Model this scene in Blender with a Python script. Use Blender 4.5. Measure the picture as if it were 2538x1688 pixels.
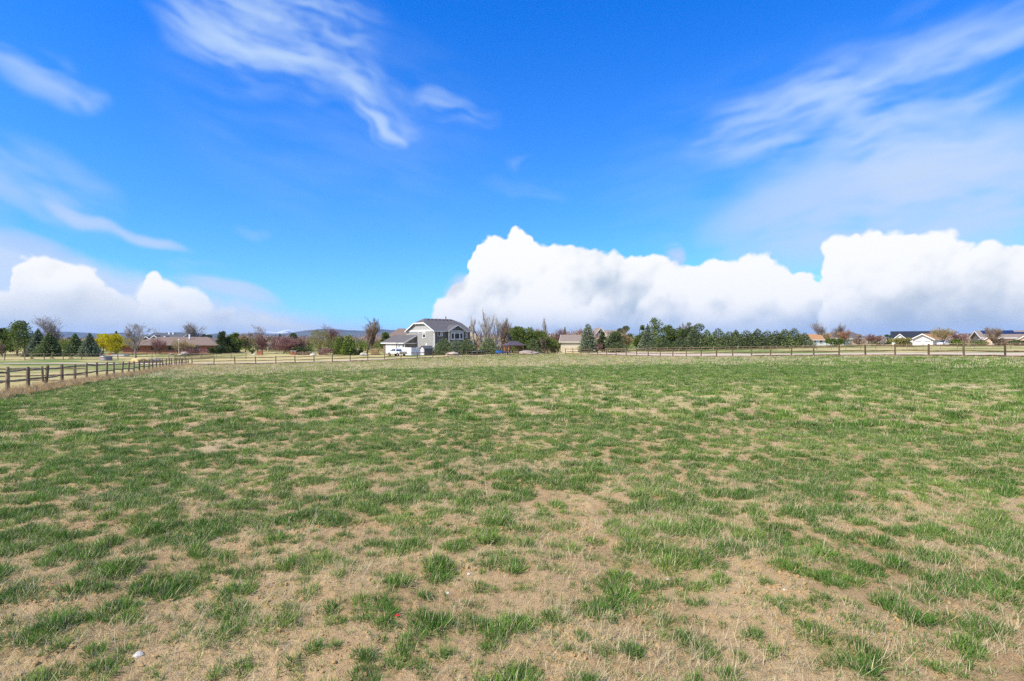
import bpy, bmesh, math, random
import numpy as np
from mathutils import Vector, Matrix, Quaternion

for _o in list(bpy.data.objects):
    bpy.data.objects.remove(_o, do_unlink=True)
SC = bpy.context.scene
COL = SC.collection
rng = np.random.default_rng(7)
random.seed(7)
R = math.radians

# ------------------------------------------------------------------ camera
CAMZ = 1.70
F = 1340.0            # focal length in photograph pixels (2538 wide)
PW, PH = 2538.0, 1688.0
CX, CY = PW / 2, PH / 2
cam_d = bpy.data.cameras.new('camera')
cam_d.sensor_width = 36.0
cam_d.lens = 36.0 * F / PW
cam_d.clip_start = 0.1
cam_d.clip_end = 90000.0
cam = bpy.data.objects.new('camera', cam_d)
cam.location = (0, 0, CAMZ)
cam.rotation_euler = (R(90), 0, 0)
COL.objects.link(cam)
SC.camera = cam

# ------------------------------------------------------------------ sun
SUN_AZ = R(-124)      # measured from the view direction (+Y) towards +X
SUN_EL = R(45)
SUN_DIR = Vector((math.sin(SUN_AZ) * math.cos(SUN_EL), math.cos(SUN_AZ) * math.cos(SUN_EL), math.sin(SUN_EL)))
sun_d = bpy.data.lights.new('sun', 'SUN')
sun_d.energy = 5.0
sun_d.angle = R(0.53)
sun_d.color = (1.0, 0.92, 0.78)
sun = bpy.data.objects.new('sun', sun_d)
sun.rotation_euler = SUN_DIR.to_track_quat('Z', 'Y').to_euler()
sun.location = (-30, -10, 40)
COL.objects.link(sun)

SC.view_settings.view_transform = 'Standard'
SC.view_settings.look = 'None'
SC.view_settings.exposure = 0.35
SC.view_settings.gamma = 1.0
SC.view_settings.use_curve_mapping = False
SC.render.film_transparent = False
try:
    SC.cycles.use_denoising = False
    SC.cycles.denoiser = 'OPENIMAGEDENOISE'
    SC.cycles.denoising_input_passes = 'RGB_ALBEDO_NORMAL'
    SC.cycles.denoising_prefilter = 'ACCURATE'
    SC.cycles.max_bounces = 6
    SC.cycles.diffuse_bounces = 3
    SC.cycles.transparent_max_bounces = 8
    SC.cycles.volume_bounces = 0
except Exception:
    pass
# ------------------------------------------------------------------ noise used by sky, ground and plants
def _hash(ix, iy, seed):
    h = (ix.astype(np.int64) * 374761393 + iy.astype(np.int64) * 668265263 + int(seed) * 974634777) & 0xFFFFFFFF
    h = ((h ^ (h >> 13)) * 1274126177) & 0xFFFFFFFF
    return (h ^ (h >> 16)) & 0xFFFFFFFF


def gnoise(x, y, seed=0):
    """2-D gradient noise, about -1..1"""
    x = np.asarray(x, dtype=np.float64)
    y = np.asarray(y, dtype=np.float64)
    x0, y0 = np.floor(x), np.floor(y)
    fx, fy = x - x0, y - y0
    ux, uy = fx * fx * fx * (fx * (fx * 6 - 15) + 10), fy * fy * fy * (fy * (fy * 6 - 15) + 10)
    x0, y0 = x0.astype(np.int64), y0.astype(np.int64)

    def g(i, j):
        a = _hash(x0 + i, y0 + j, seed) * (2 * math.pi / 4294967296.0)
        return np.cos(a) * (fx - i) + np.sin(a) * (fy - j)
    n0 = g(0, 0) * (1 - ux) + g(1, 0) * ux
    n1 = g(0, 1) * (1 - ux) + g(1, 1) * ux
    return (n0 * (1 - uy) + n1 * uy) * 1.5


def fbm(x, y, octaves=4, seed=0, gain=0.5, lac=2.03):
    s, a, t = 0.0, 1.0, 0.0
    for k in range(octaves):
        s = s + a * gnoise(x * lac ** k + 17.3 * k, y * lac ** k - 9.1 * k, seed + k * 31)
        t += a
        a *= gain
    return s / t * 1.3


def sstep(v, lo, hi):
    t = np.clip((v - lo) / (hi - lo), 0, 1)
    return t * t * (3 - 2 * t)


def blur(a, k):
    """box blur run twice, both ways"""
    for _ in range(2):
        for ax in (0, 1):
            c = np.cumsum(np.pad(a, [(k + 1, k) if i == ax else (0, 0) for i in range(2)], mode='edge'), axis=ax)
            a = (np.take(c, range(2 * k + 1, c.shape[ax]), axis=ax) - np.take(c, range(0, c.shape[ax] - 2 * k - 1), axis=ax)) / (2 * k + 1)
    return a


# ------------------------------------------------------------------ sky
def px2ae(px, py):
    """direction of a photograph pixel as (azimuth, tangent of elevation)"""
    u, v = (px - CX) / F, (CY - py) / F
    return math.atan(u), v / math.hypot(1, u)


AMIN, AMAX, EMIN, EMAX = -0.90, 0.90, -0.03, 0.72
GW, GH = 1700, 720
ga = np.linspace(AMIN, AMAX, GW)[None, :].repeat(GH, 0)
ge = np.linspace(EMIN, EMAX, GH)[:, None].repeat(GW, 1)
DA = (AMAX - AMIN) / (GW - 1)
crng = np.random.default_rng(21)
c_rgb = np.zeros((GH, GW, 3))
c_al = np.zeros((GH, GW))


def over(rgb, al):
    """lay a cloud (colour as it is seen, cover) over what is there already"""
    global c_rgb, c_al
    na = al + c_al * (1 - al)
    w = np.where(na > 1e-6, al / np.maximum(na, 1e-6), 0.0)[..., None]
    c_rgb = c_rgb * (1 - w) + np.asarray(rgb) * w
    c_al = na




def streak(x0, y0, x1, y1, width, gain, warp=1.0, lo=-0.30, hi=0.70, seed=0, stretch=3.6, scale=8.0, curl=0.0):
    """cirrus: noise drawn out along a line, thickest at its middle"""
    (a0, e0), (a1, e1) = px2ae(x0, y0), px2ae(x1, y1)
    ca, ce = (a0 + a1) / 2, (e0 + e1) / 2
    L, th, w = math.hypot(a1 - a0, e1 - e0) / 2, math.atan2(e1 - e0, a1 - a0), width / F
    px, py = L * abs(math.cos(th)) + w + 0.08, L * abs(math.sin(th)) + w + 0.06
    i0, i1 = max(0, int((ca - px - AMIN) / DA)), min(GW, int((ca + px - AMIN) / DA))
    j0, j1 = max(0, int((ce - py - EMIN) / DA)), min(GH, int((ce + py - EMIN) / DA))
    out = np.zeros((GH, GW))
    if i0 >= i1 or j0 >= j1:
        return out
    S = np.s_[j0:j1, i0:i1]
    da, de = ga[S] + wx1[S] * 0.035 * warp + hx1[S] * 0.004 * warp - ca, ge[S] + wx2[S] * 0.022 * warp + hx2[S] * 0.003 * warp - ce
    s, t = da * math.cos(th) + de * math.sin(th), de * math.cos(th) - da * math.sin(th)
    t = t + curl * s * s
    m = sstep((s / L) ** 2 + (t / w) ** 2, 1.0, 0.0)
    n = fbm(s * scale / stretch * 2.2, t * scale * 2.2, 6, 40 + seed, 0.55) + 0.30 * fbm(s * scale * 1.1, t * scale * 9.0, 4, 140 + seed, 0.6)
    out[S] = m * sstep(n, lo, hi) * gain
    return out


def half(fn):
    """a noise field worked out on every other cell"""
    a = fn(ga[::2, ::2], ge[::2, ::2])
    return blur(a.repeat(2, 0).repeat(2, 1)[:GH, :GW], 1)


wx1, wx2 = half(lambda a, e: fbm(a * 5, e * 5, 3, 3)), half(lambda a, e: fbm(a * 5, e * 5, 3, 4))
hx1, hx2 = half(lambda a, e: fbm(a * 24, e * 24, 4, 5, 0.55)), half(lambda a, e: fbm(a * 24, e * 24, 4, 6, 0.55))
vx1, vx2 = half(lambda a, e: fbm(a * 85, e * 85, 3, 15, 0.6)), half(lambda a, e: fbm(a * 85, e * 85, 3, 16, 0.6))
fine40 = half(lambda a, e: fbm(a * 40, e * 40, 3, 8, 0.6))
cir = np.zeros((GH, GW))
for i, q in enumerate((
    (300, -120, 900, 190, 180, 0.75, 1.0), (480, -60, 1000, 140, 200, 0.65, 1.4), (560, 60, 760, 185, 44, 0.50, 1.4), (380, 10, 640, 150, 40, 0.35, 1.0),
    (690, 130, 1060, 290, 80, 0.62, 1.6), (800, 185, 960, 250, 34, 0.55, 1.6), (840, 60, 950, 340, 80, 0.28, 1.4),
    (845, 290, 1010, 350, 26, 0.75, 2.4, -0.4, 0.3, 5, 4.0, 10.0, -3.0), (1000, 240, 1260, 312, 40, 0.55, 1.6), (900, 310, 1080, 325, 30, 0.35, 1.6),
    (-140, 70, 280, 290, 56, 0.60, 1.0), (120, 225, 262, 290, 30, 0.55, 1.4), (-260, 320, 340, 560, 96, 0.55, 0.8, -0.6, 0.5),
    (120, 476, 350, 592, 17, 0.95, 1.0, -0.7, 0.2), (280, 560, 500, 634, 13, 1.0, 1.0, -0.8, 0.1), (540, 562, 710, 612, 34, 0.34, 2.0),
    (1640, 390, 2640, 60, 130, 0.8, 0.9), (1820, 310, 2300, 170, 56, 0.55, 1.2), (1960, 350, 2800, 60, 170, 0.75, 0.9), (1760, 330, 2100, 230, 40, 0.35, 1.2),
    (1700, 600, 2800, 330, 165, 1.05, 0.9, -0.8, 0.35), (2050, 480, 2900, 430, 190, 0.85, 0.9, -0.8, 0.3), (1260, 430, 1350, 385, 34, 0.26, 2.0), (1180, 462, 1480, 470, 34, 0.14, 1.6),
    (250, 60, 1300, 430, 340, 0.08, 0.8, -0.6, 0.6), (1400, 580, 2600, 200, 340, 0.10, 0.8, -0.6, 0.6), (2150, 150, 2700, -60, 120, 0.30, 1.0), (380, 640, 560, 690, 20, 0.35, 1.4))):
    cir = cir + streak(*q[:6], *(q[6:9] if len(q) > 8 else q[6:7]), **({'seed': i} if len(q) < 10 else dict(seed=i, stretch=q[10], scale=q[11], curl=q[12])))
cir = blur(1 - np.exp(-1.3 * cir), 2)
tone = sstep(ge, 0.16, 0.45)[..., None]
over(np.array([0.79, 0.86, 0.95]) * (1 - tone) + np.array([0.80, 0.90, 1.0]) * tone, np.clip(cir, 0, 0.9))
# whitening of the air towards the horizon
over(np.broadcast_to(np.array([0.46, 0.70, 0.98]), (GH, GW, 3)), sstep(ge, 0.14, -0.03) * 0.28)


def bank(profile, seed, edge=0.0036, white=(1.02, 1.02, 1.02), grey=(0.56, 0.64, 0.73), base=None, base_soft=0.03, alpha=1.0,
         rmin=0.006, rmax=0.040, n=260, lit=0.10, off=0.0, warp=1.0, blobs=True, big_amp=0.5, bigs=6.0, relief=0.55, tumble=0.6):
    """a cumulus bank: heaped puffs under a line of tops, lit from the left and above, greying downwards"""
    pr = np.array([px2ae(*p) for p in profile])
    aa, ee = ga + warp * (hx1 * 0.0046 + wx1 * 0.008 + vx1 * 0.0018), ge + warp * (hx2 * 0.0046 + wx2 * 0.006 + vx2 * 0.0018)
    bil = half(lambda a, e: 0.60 * np.abs(gnoise(a * 13 + seed, e * 15, 31)) + 0.34 * np.abs(gnoise(a * 30 + seed, e * 32, 32)) + 0.18 * np.abs(gnoise(a * 66 + seed, e * 66, 33))) if blobs else 0.3
    bil = bil - 0.30
    T = np.interp(aa, pr[:, 0], pr[:, 1]) + 0.040 * bil
    H = np.full((GH, GW), -1.0)
    C = (T - ee) if not blobs else np.full((GH, GW), -1.0)
    if blobs:
        lo, hi = pr[:, 0].min(), pr[:, 0].max()
        for k in range(n):
            a = crng.uniform(max(lo, AMIN), min(hi, AMAX))
            tp = float(np.interp(a, pr[:, 0], pr[:, 1]))
            if tp < 0.0:
                continue
            r = rmin + (rmax - rmin) * crng.random() ** 2.2
            dep = crng.random() ** 1.5 * max(0.0, tp - r)
            e = tp - r - dep
            z = dep * tumble + crng.normal(0, 0.006)
            # stay under the line of tops on both sides
            lim = min(float(np.interp(a - r * 0.8, pr[:, 0], pr[:, 1])), float(np.interp(a + r * 0.8, pr[:, 0], pr[:, 1])))
            e = min(e, lim - r * 0.55)
            i0, i1 = int((a - r * 1.6 - AMIN) / DA), int((a + r * 1.6 - AMIN) / DA) + 2
            j0, j1 = int((e - r * 1.6 - EMIN) / DA), int((e + r * 1.6 - EMIN) / DA) + 2
            i0, j0, i1, j1 = max(i0, 0), max(j0, 0), min(i1, GW), min(j1, GH)
            if i0 >= i1 or j0 >= j1:
                continue
            d2 = (aa[j0:j1, i0:i1] - a) ** 2 + (ee[j0:j1, i0:i1] - e) ** 2
            H[j0:j1, i0:i1] = np.maximum(H[j0:j1, i0:i1], np.where(d2 < r * r, np.sqrt(np.maximum(r * r - d2, 0)) + z, -1))
            C[j0:j1, i0:i1] = np.maximum(C[j0:j1, i0:i1], r - np.sqrt(d2))
        C = np.maximum(C, T - ee - 0.010)
    Hs = np.where(H > -0.5, H, 0.0)
    al = sstep(C, -edge, edge) if blobs else sstep(C, -edge, edge)
    if base is not None:
        al = al * sstep(ge + 0.02 * wx1, base - base_soft, base + base_soft)
    f = 0.9 + off - (T - ee) / lit * 0.55
    if blobs:
        Hb, Hc = blur(Hs, 3), blur(Hs, 12)
        for hh, wgt in ((Hb, 0.55), (Hc, 0.9)):
            gy, gx = np.gradient(hh, DA)
            nz = 1 / np.sqrt(1 + gx * gx + gy * gy)
            f = f + relief * wgt * ((-gx * -0.62 - gy * 0.62) * nz * 0.75)
        f = f + (Hb - blur(Hs, 26)) * 8 * relief
    f = f + (1.25 * relief * bil if blobs else 0.0)
    f = f + big_amp * half(lambda a, e: fbm(a * bigs + seed * 3.7, e * bigs * 1.3, 4, int(seed * 10), 0.5))
    f = f + 0.10 * np.roll(fine40, int(seed * 97), 1)
    f = sstep(f, -0.35, 0.95)[..., None]
    over(np.array(grey) * (1 - f) + np.array(white) * f, al * alpha)


# pale veil sloping down from the left, and two thin tongues of it
bank([(-300, 560), (0, 590), (193, 642), (351, 690), (440, 715), (560, 745), (700, 772), (760, 784), (900, 806), (1000, 838), (1060, 900), (3000, 900)],
     3.1, edge=0.022, white=(0.84, 0.89, 0.96), grey=(0.62, 0.72, 0.86), alpha=0.85, blobs=False, lit=0.25, off=0.1, warp=1.6)
over(np.broadcast_to(np.array([0.80, 0.87, 0.96]), (GH, GW, 3)), streak(380, 672, 720, 760, 26, 0.8, 0.5, -0.9, 0.0, 71))
over(np.broadcast_to(np.array([0.74, 0.83, 0.95]), (GH, GW, 3)), streak(-60, 560, 260, 650, 30, 0.7, 0.5, -0.9, 0.0, 72))
# left heads, and the broken low bank that runs on from them
bank([(-300, 740), (0, 735), (120, 742), (240, 728), (330, 742), (420, 738), (520, 762), (600, 778), (690, 792), (760, 812), (830, 835), (860, 900)],
     4.4, edge=0.010, n=200, rmin=0.008, rmax=0.028, lit=0.10, off=0.05, grey=(0.66, 0.73, 0.82), white=(0.93, 0.95, 0.97), big_amp=0.9, bigs=10, relief=0.3, warp=1.8, alpha=0.85)
bank([(-300, 690), (-60, 700), (0, 712), (34, 700), (44, 655), (62, 618), (86, 606), (108, 620), (130, 616), (168, 635), (200, 655), (240, 676), (268, 700),
      (300, 716), (345, 740), (380, 770), (470, 800), (520, 825), (600, 860), (640, 900), (3000, 900)],
     5.7, edge=0.006, base=0.055, base_soft=0.045, n=110, rmin=0.012, rmax=0.045, lit=0.075, off=0.05, grey=(0.68, 0.73, 0.80), big_amp=0.8, bigs=8, relief=0.25, warp=1.6)
bank([(300, 900), (338, 860), (344, 712), (358, 682), (387, 668), (409, 684), (432, 708), (463, 714), (497, 728), (510, 748), (516, 860), (540, 900)],
     9.2, edge=0.005, base=0.050, base_soft=0.035, n=70, rmax=0.030, lit=0.14, grey=(0.72, 0.77, 0.84), big_amp=0.3, bigs=9)
over(np.broadcast_to(np.array([0.86, 0.89, 0.93]), (GH, GW, 3)), streak(-100, 800, 420, 790, 60, 0.75, 0.6, -0.5, 0.4, 73))
# long bank in the middle
bank([(1066, 900), (1080, 762), (1104, 728), (1132, 712), (1154, 704), (1164, 676), (1174, 650), (1186, 618), (1200, 588), (1226, 574), (1269, 561), (1294, 574), (1320, 588), (1338, 604),
      (1371, 591), (1409, 595), (1447, 607), (1467, 621), (1485, 616), (1518, 611), (1544, 630), (1569, 626), (1625, 626), (1668, 651), (1707, 638),
      (1739, 647), (1771, 634), (1791, 642), (1807, 628), (1839, 627), (1879, 637), (1918, 655), (1946, 673), (1994, 667), (2034, 683), (2200, 700), (2538, 740)],
     2.3, n=300, rmin=0.014, rmax=0.065, lit=0.108, off=0.05, big_amp=0.85, bigs=5.5, grey=(0.70, 0.77, 0.85), warp=1.8)
over(np.broadcast_to(np.array([0.86, 0.88, 0.92]), (GH, GW, 3)), streak(1110, 720, 1215, 650, 26, 0.85, 1.6, -0.6, 0.2, 74))
over(np.broadcast_to(np.array([0.80, 0.84, 0.90]), (GH, GW, 3)), streak(1620, 655, 1700, 610, 26, 0.7, 1.6, -0.5, 0.3, 75))
# the big right-hand heads, running on beyond the frame
bank([(2030, 900), (2038, 690), (2046, 640), (2056, 590), (2085, 582), (2113, 580), (2129, 565), (2197, 559), (2296, 557), (2328, 570), (2356, 578), (2392, 603),
      (2408, 585), (2456, 580), (2487, 586), (2505, 604), (2522, 606), (2560, 596), (2700, 585), (2900, 640), (3200, 700)],
     6.4, n=150, rmin=0.016, rmax=0.075, lit=0.116, off=-0.10, big_amp=0.45, grey=(0.71, 0.77, 0.84), warp=1.8)
# grey-blue murk under the banks
over(np.broadcast_to(np.array([0.70, 0.78, 0.88]), (GH, GW, 3)), sstep(ge, 0.070, -0.02) * sstep(ga, -0.19, -0.02) * 0.70)
over(np.broadcast_to(np.array([0.66, 0.76, 0.88]), (GH, GW, 3)), sstep(ge, 0.055, -0.005) * sstep(ga, -0.25, -0.48) * 0.40)


def chart_image(name, rgb, al):
    im = bpy.data.images.new(name, rgb.shape[1], rgb.shape[0], alpha=True, float_buffer=True)
    im.colorspace_settings.name = 'Non-Color'
    im.alpha_mode = 'CHANNEL_PACKED'
    im.pixels.foreach_set(np.dstack([rgb, al]).astype(np.float32).ravel())
    im.update()
    return im


img_view = chart_image('cloud_chart', c_rgb ** 2.2, c_al)
# unseen rest of the sky: coarser banks and wisps, made fuller to whiten skylight
RW, RH = 900, 260
ra = np.linspace(-math.pi, math.pi, RW)[None, :].repeat(RH, 0)
re_ = np.linspace(-0.03, 2.2, RH)[:, None].repeat(RW, 1)
cxr, syr = np.cos(ra), np.sin(ra)
T = 0.20 + 0.12 * fbm(cxr * 1.7 + 5, syr * 1.7, 3, 90)
e_w = re_ + 0.03 * fbm(cxr * 9, syr * 9 + re_ * 9, 4, 91)
al_r = sstep(T - e_w, -0.01, 0.02)
f_r = sstep(0.9 - (T - e_w) / 0.2 * 0.55 + 0.5 * fbm(cxr * 4, syr * 4 + re_ * 6, 4, 92), -0.3, 0.95)[..., None]
rgb_r = np.array([0.57, 0.65, 0.75]) * (1 - f_r) + np.ones(3) * f_r
wisp = sstep(fbm(cxr / np.maximum(re_, 0.1) * 1.2, syr / np.maximum(re_, 0.1) * 1.2, 5, 93, 0.58), -0.3, 0.6) * 0.75
rgb_r = np.where((al_r > 0.3)[..., None], rgb_r, np.array([0.80, 0.90, 1.0]))
img_ring = chart_image('unseen_cloud_ring', rgb_r ** 2.2, np.maximum(al_r, wisp))

world = bpy.data.worlds.new('World')
SC.world = world
world.use_nodes = True
NT = world.node_tree
NT.nodes.clear()


class NB:
    """small node builder: every method returns a socket"""
    def __init__(self, nt):
        self.nt = nt

    def put(self, sock, v):
        if v is None:
            return
        if hasattr(v, 'is_output'):
            self.nt.links.new(v, sock)
        else:
            sock.default_value = v

    def m(self, op, a, b=None, c=None, clamp=False):
        n = self.nt.nodes.new('ShaderNodeMath')
        n.operation = op
        n.use_clamp = clamp
        for s, v in zip(n.inputs, (a, b, c)):
            self.put(s, v)
        return n.outputs[0]

    def ss(self, v, lo, hi, to0=0.0, to1=1.0, kind='SMOOTHSTEP'):
        n = self.nt.nodes.new('ShaderNodeMapRange')
        n.interpolation_type = kind
        for k, x in zip(('Value', 'From Min', 'From Max', 'To Min', 'To Max'), (v, lo, hi, to0, to1)):
            self.put(n.inputs[k], x)
        return n.outputs[0]

    def xyz(self, x=0.0, y=0.0, z=0.0):
        n = self.nt.nodes.new('ShaderNodeCombineXYZ')
        for s, v in zip(n.inputs, (x, y, z)):
            self.put(s, v)
        return n.outputs[0]

    def sep(self, v):
        n = self.nt.nodes.new('ShaderNodeSeparateXYZ')
        self.put(n.inputs[0], v)
        return n.outputs

    def noise(self, vec, scale, detail=4.0, rough=0.55, dist=0.0):
        n = self.nt.nodes.new('ShaderNodeTexNoise')
        self.put(n.inputs['Vector'], vec)
        self.put(n.inputs['Scale'], scale)
        self.put(n.inputs['Detail'], detail)
        self.put(n.inputs['Roughness'], rough)
        self.put(n.inputs['Distortion'], dist)
        return n.outputs[0]

    def mix(self, fac, a, b, typ='MIX'):
        n = self.nt.nodes.new('ShaderNodeMixRGB')
        n.blend_type = typ
        for s, v in zip(n.inputs, (fac, a, b)):
            if isinstance(v, tuple) and len(v) == 3:
                v = (*v, 1.0)
            self.put(s, v)
        return n.outputs[0]

    def ramp(self, fac, stops, interp='LINEAR'):
        n = self.nt.nodes.new('ShaderNodeValToRGB')
        n.color_ramp.interpolation = interp
        el = n.color_ramp.elements
        while len(el) > 1:
            el.remove(el[0])
        el[0].position, el[0].color = stops[0][0], (*stops[0][1], 1.0)
        for p, c in stops[1:]:
            e = el.new(p)
            e.color = (*c, 1.0)
        self.put(n.inputs[0], fac)
        return n.outputs[0]

    def image(self, im, vec):
        n = self.nt.nodes.new('ShaderNodeTexImage')
        n.image = im
        n.extension = 'EXTEND'
        self.put(n.inputs['Vector'], vec)
        return n.outputs


W = NB(NT)
tc = NT.nodes.new('ShaderNodeTexCoord')
dx, dy, dz = W.sep(tc.outputs['Generated'])
AZ = W.m('ARCTAN2', dx, dy)
HYP = W.m('SQRT', W.m('ADD', W.m('MULTIPLY', dx, dx), W.m('MULTIPLY', dy, dy)))
EL = W.m('DIVIDE', dz, W.m('MAXIMUM', HYP, 0.02))
sky = NT.nodes.new('ShaderNodeTexSky')
sky.sky_type = 'NISHITA'
sky.sun_disc = False
sky.sun_elevation = SUN_EL
sky.sun_rotation = SUN_AZ
sky.altitude = 1500.0
sky.air_density = 1.0
sky.dust_density = 0.15
sky.ozone_density = 3.0
SKY_STRENGTH = 0.12
K = 2.0 ** -0.35 / SKY_STRENGTH          # the clouds' colours are written as they are seen
tint = W.ramp(W.ss(EL, 0.0, 0.8, kind='LINEAR'), ((0.0, (0.50, 0.95, 1.60)), (0.35, (0.32, 1.0, 1.80)), (0.75, (0.05, 0.90, 2.05)), (1.0, (0.02, 0.84, 2.1))))
sky_col = W.mix(1.0, sky.outputs[0], tint, 'MULTIPLY')
ring = W.image(img_ring, W.xyz(W.ss(AZ, -math.pi, math.pi, kind='LINEAR'), W.ss(EL, -0.03, 2.2, kind='LINEAR'), 0.0))
view = W.image(img_view, W.xyz(W.ss(AZ, AMIN, AMAX, kind='LINEAR'), W.ss(EL, EMIN, EMAX, kind='LINEAR'), 0.0))
inside = W.m('MULTIPLY', W.ss(W.m('ABSOLUTE', AZ), AMAX, AMAX - 0.06), W.ss(EL, EMAX, EMAX - 0.05))


def cloud(base, im, al):
    return W.mix(al, base, W.mix(1.0, im[0], (K, K, K), 'MULTIPLY'))


out_col = cloud(sky_col, ring, ring[1])
out_col = W.mix(inside, out_col, cloud(sky_col, view, view[1]))
bg = NT.nodes.new('ShaderNodeBackground')
bg.inputs['Strength'].default_value = SKY_STRENGTH
NT.links.new(out_col, bg.inputs['Color'])
wo = NT.nodes.new('ShaderNodeOutputWorld')
NT.links.new(bg.outputs[0], wo.inputs['Surface'])
try:
    world.cycles.sampling_method = 'MANUAL'
    world.cycles.sample_map_resolution = 1024
except Exception:
    pass
# ------------------------------------------------------------------ lie of the land
def at_px(px, z):
    """x of a photograph column at depth z"""
    return (px - CX) / F * z


_ctl = [(0, 0, 0.0), (-6, 3, 0.0), (6, 3, 0.0), (0, 12, -0.02), (-12, 12, -0.22), (12, 14, 0.03), (-22, 23.65, -0.72), (-34, 50, -1.45), (-55, 92, -2.50),
        (-25, 98, -2.25), (-18, 106, -1.95), (10, 122, -1.40), (46, 50, 0.10), (40, 61, -0.08), (36, 96, -1.02), (20, 60, -0.62), (0, 60, -0.95), (-20, 60, -1.25),
        (20, 30, -0.05), (0, 32, -0.22), (-10, 35, -0.50), (-20, 150, -2.05), (15, 150, -1.65), (-100, 150, -1.75), (-70, 120, -2.1), (-60, 60, -1.3), (-45, 35, -0.9), (-120, 110, -1.9),
        (70, 85, 0.08), (120, 130, 0.15), (60, 130, -0.6), (150, 210, 0.05), (60, 200, -0.6), (0, 210, -1.7), (-140, 220, -1.2), (-60, 200, -1.6), (80, 40, 0.3),
        (0, -20, 0.0), (-40, -10, -0.3), (40, -10, 0.3), (0, 420, -0.6), (260, 330, 0.0), (-260, 330, -0.6), (-300, 100, -0.8), (300, 100, 0.2)]
_P = np.array(_ctl, float)


def _phi(d2):
    return 0.5 * d2 * np.log(d2 + 1e-9)


def _solve():
    X, Y, Z = _P[:, 0] / 100, _P[:, 1] / 100, _P[:, 2]
    n = len(X)
    A = _phi((X[:, None] - X) ** 2 + (Y[:, None] - Y) ** 2) + np.eye(n) * 2e-3
    Q = np.stack([np.ones(n), X, Y], 1)
    M = np.block([[A, Q], [Q.T, np.zeros((3, 3))]])
    return np.linalg.solve(M, np.concatenate([Z, np.zeros(3)]))


_WT = _solve()


def land(x, y):
    """height of the ground without its small roughness"""
    x, y = np.asarray(x, float), np.asarray(y, float)
    r = np.hypot(x, y)
    k = np.minimum(1.0, 400.0 / np.maximum(r, 1e-6))
    xs, ys = x * k / 100, y * k / 100
    z = _WT[-3] + _WT[-2] * xs + _WT[-1] * ys
    for i in range(len(_P)):
        z = z + _WT[i] * _phi((xs - _P[i, 0] / 100) ** 2 + (ys - _P[i, 1] / 100) ** 2)
    fade = np.clip((r - 260) / 500, 0, 1)
    return z * (1 - fade) + fade * np.clip(-0.3 - (r - 260) * 0.0006, -4.0, 0.0)


def rough(x, y):
    """bumps and hollows of the pasture"""
    r = np.hypot(x, y)
    z = 0.045 * fbm(x * 0.8, y * 0.8, 3, 11) * np.clip(r / 3, 0, 1)
    near = r < 40
    f = np.zeros_like(r)
    xn, yn = x[near], y[near]
    f[near] = 0.018 * fbm(xn * 4.3, yn * 4.3, 3, 12) + 0.026 * np.abs(fbm(xn * 14, yn * 14, 3, 13)) * np.clip(1.3 - r[near] / 22, 0, 1)
    return z + f


def gz(x, y):
    return float(land(np.array([x]), np.array([y]))[0])


def hit(px, py, zmin=20.0, zmax=400.0):
    """depth at which the line of sight of a pixel meets the ground"""
    zz = np.linspace(zmin, zmax, 1600)
    d = land(at_px(px, zz), zz) - (CAMZ + (CY - py) / F * zz)
    i = np.argmax(d > 0)
    return float(zz[i]) if d[i] > 0 else zmax


# fence lines (start x, y, step x, step y, number of posts)
_sL, _sA, _sB = 2.53 / 3.468, 3.15 / 2.70, 1.04
LINE_L = (-28.89 * _sL * 1.004, 32.40 * _sL, -1.446 * _sL, 3.152 * _sL, 31)
LINE_A = ((-42.22 - 2.413) * 1.165, (80.0 - 1.211) * 1.165, 2.413 * 1.165, 1.211 * 1.165, 23)
LINE_B = (41.88 * _sB * F / F, 48.0 * _sB, -1.232 * _sB, 2.749 * _sB, 25)
# the fits above used a focal length of 1400: bring the sideways distances to F
LINE_L = (LINE_L[0] * 1400 / F, LINE_L[1], LINE_L[2] * 1400 / F, LINE_L[3], LINE_L[4])
LINE_A = (LINE_A[0] * 1400 / F, LINE_A[1], LINE_A[2] * 1400 / F, LINE_A[3], LINE_A[4])
LINE_B = (LINE_B[0] * 1400 / F, LINE_B[1], LINE_B[2] * 1400 / F, LINE_B[3], LINE_B[4])


def side(line, x, y):
    """signed distance from a fence line, positive towards the camera's field"""
    x0, y0, ax, ay, n = line
    L = math.hypot(ax, ay)
    d = ((x - x0) * -ay + (y - y0) * ax) / L
    d0 = ((0 - x0) * -ay + (5 - y0) * ax) / L
    return d * (1 if d0 > 0 else -1)


def in_field(x, y):
    return np.minimum(np.minimum(side(LINE_L, x, y), side(LINE_A, x, y)), side(LINE_B, x, y))


def img(x, y):
    """photograph pixel in which a ground point shows"""
    yy = np.maximum(y, 0.3)
    return CX + F * x / yy, CY + F * (CAMZ - land(x, y)) / yy


def spot(px, py, cx, cy, rx, ry):
    return np.exp(-(((px - cx) / rx) ** 2 + ((py - cy) / ry) ** 2))


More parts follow.
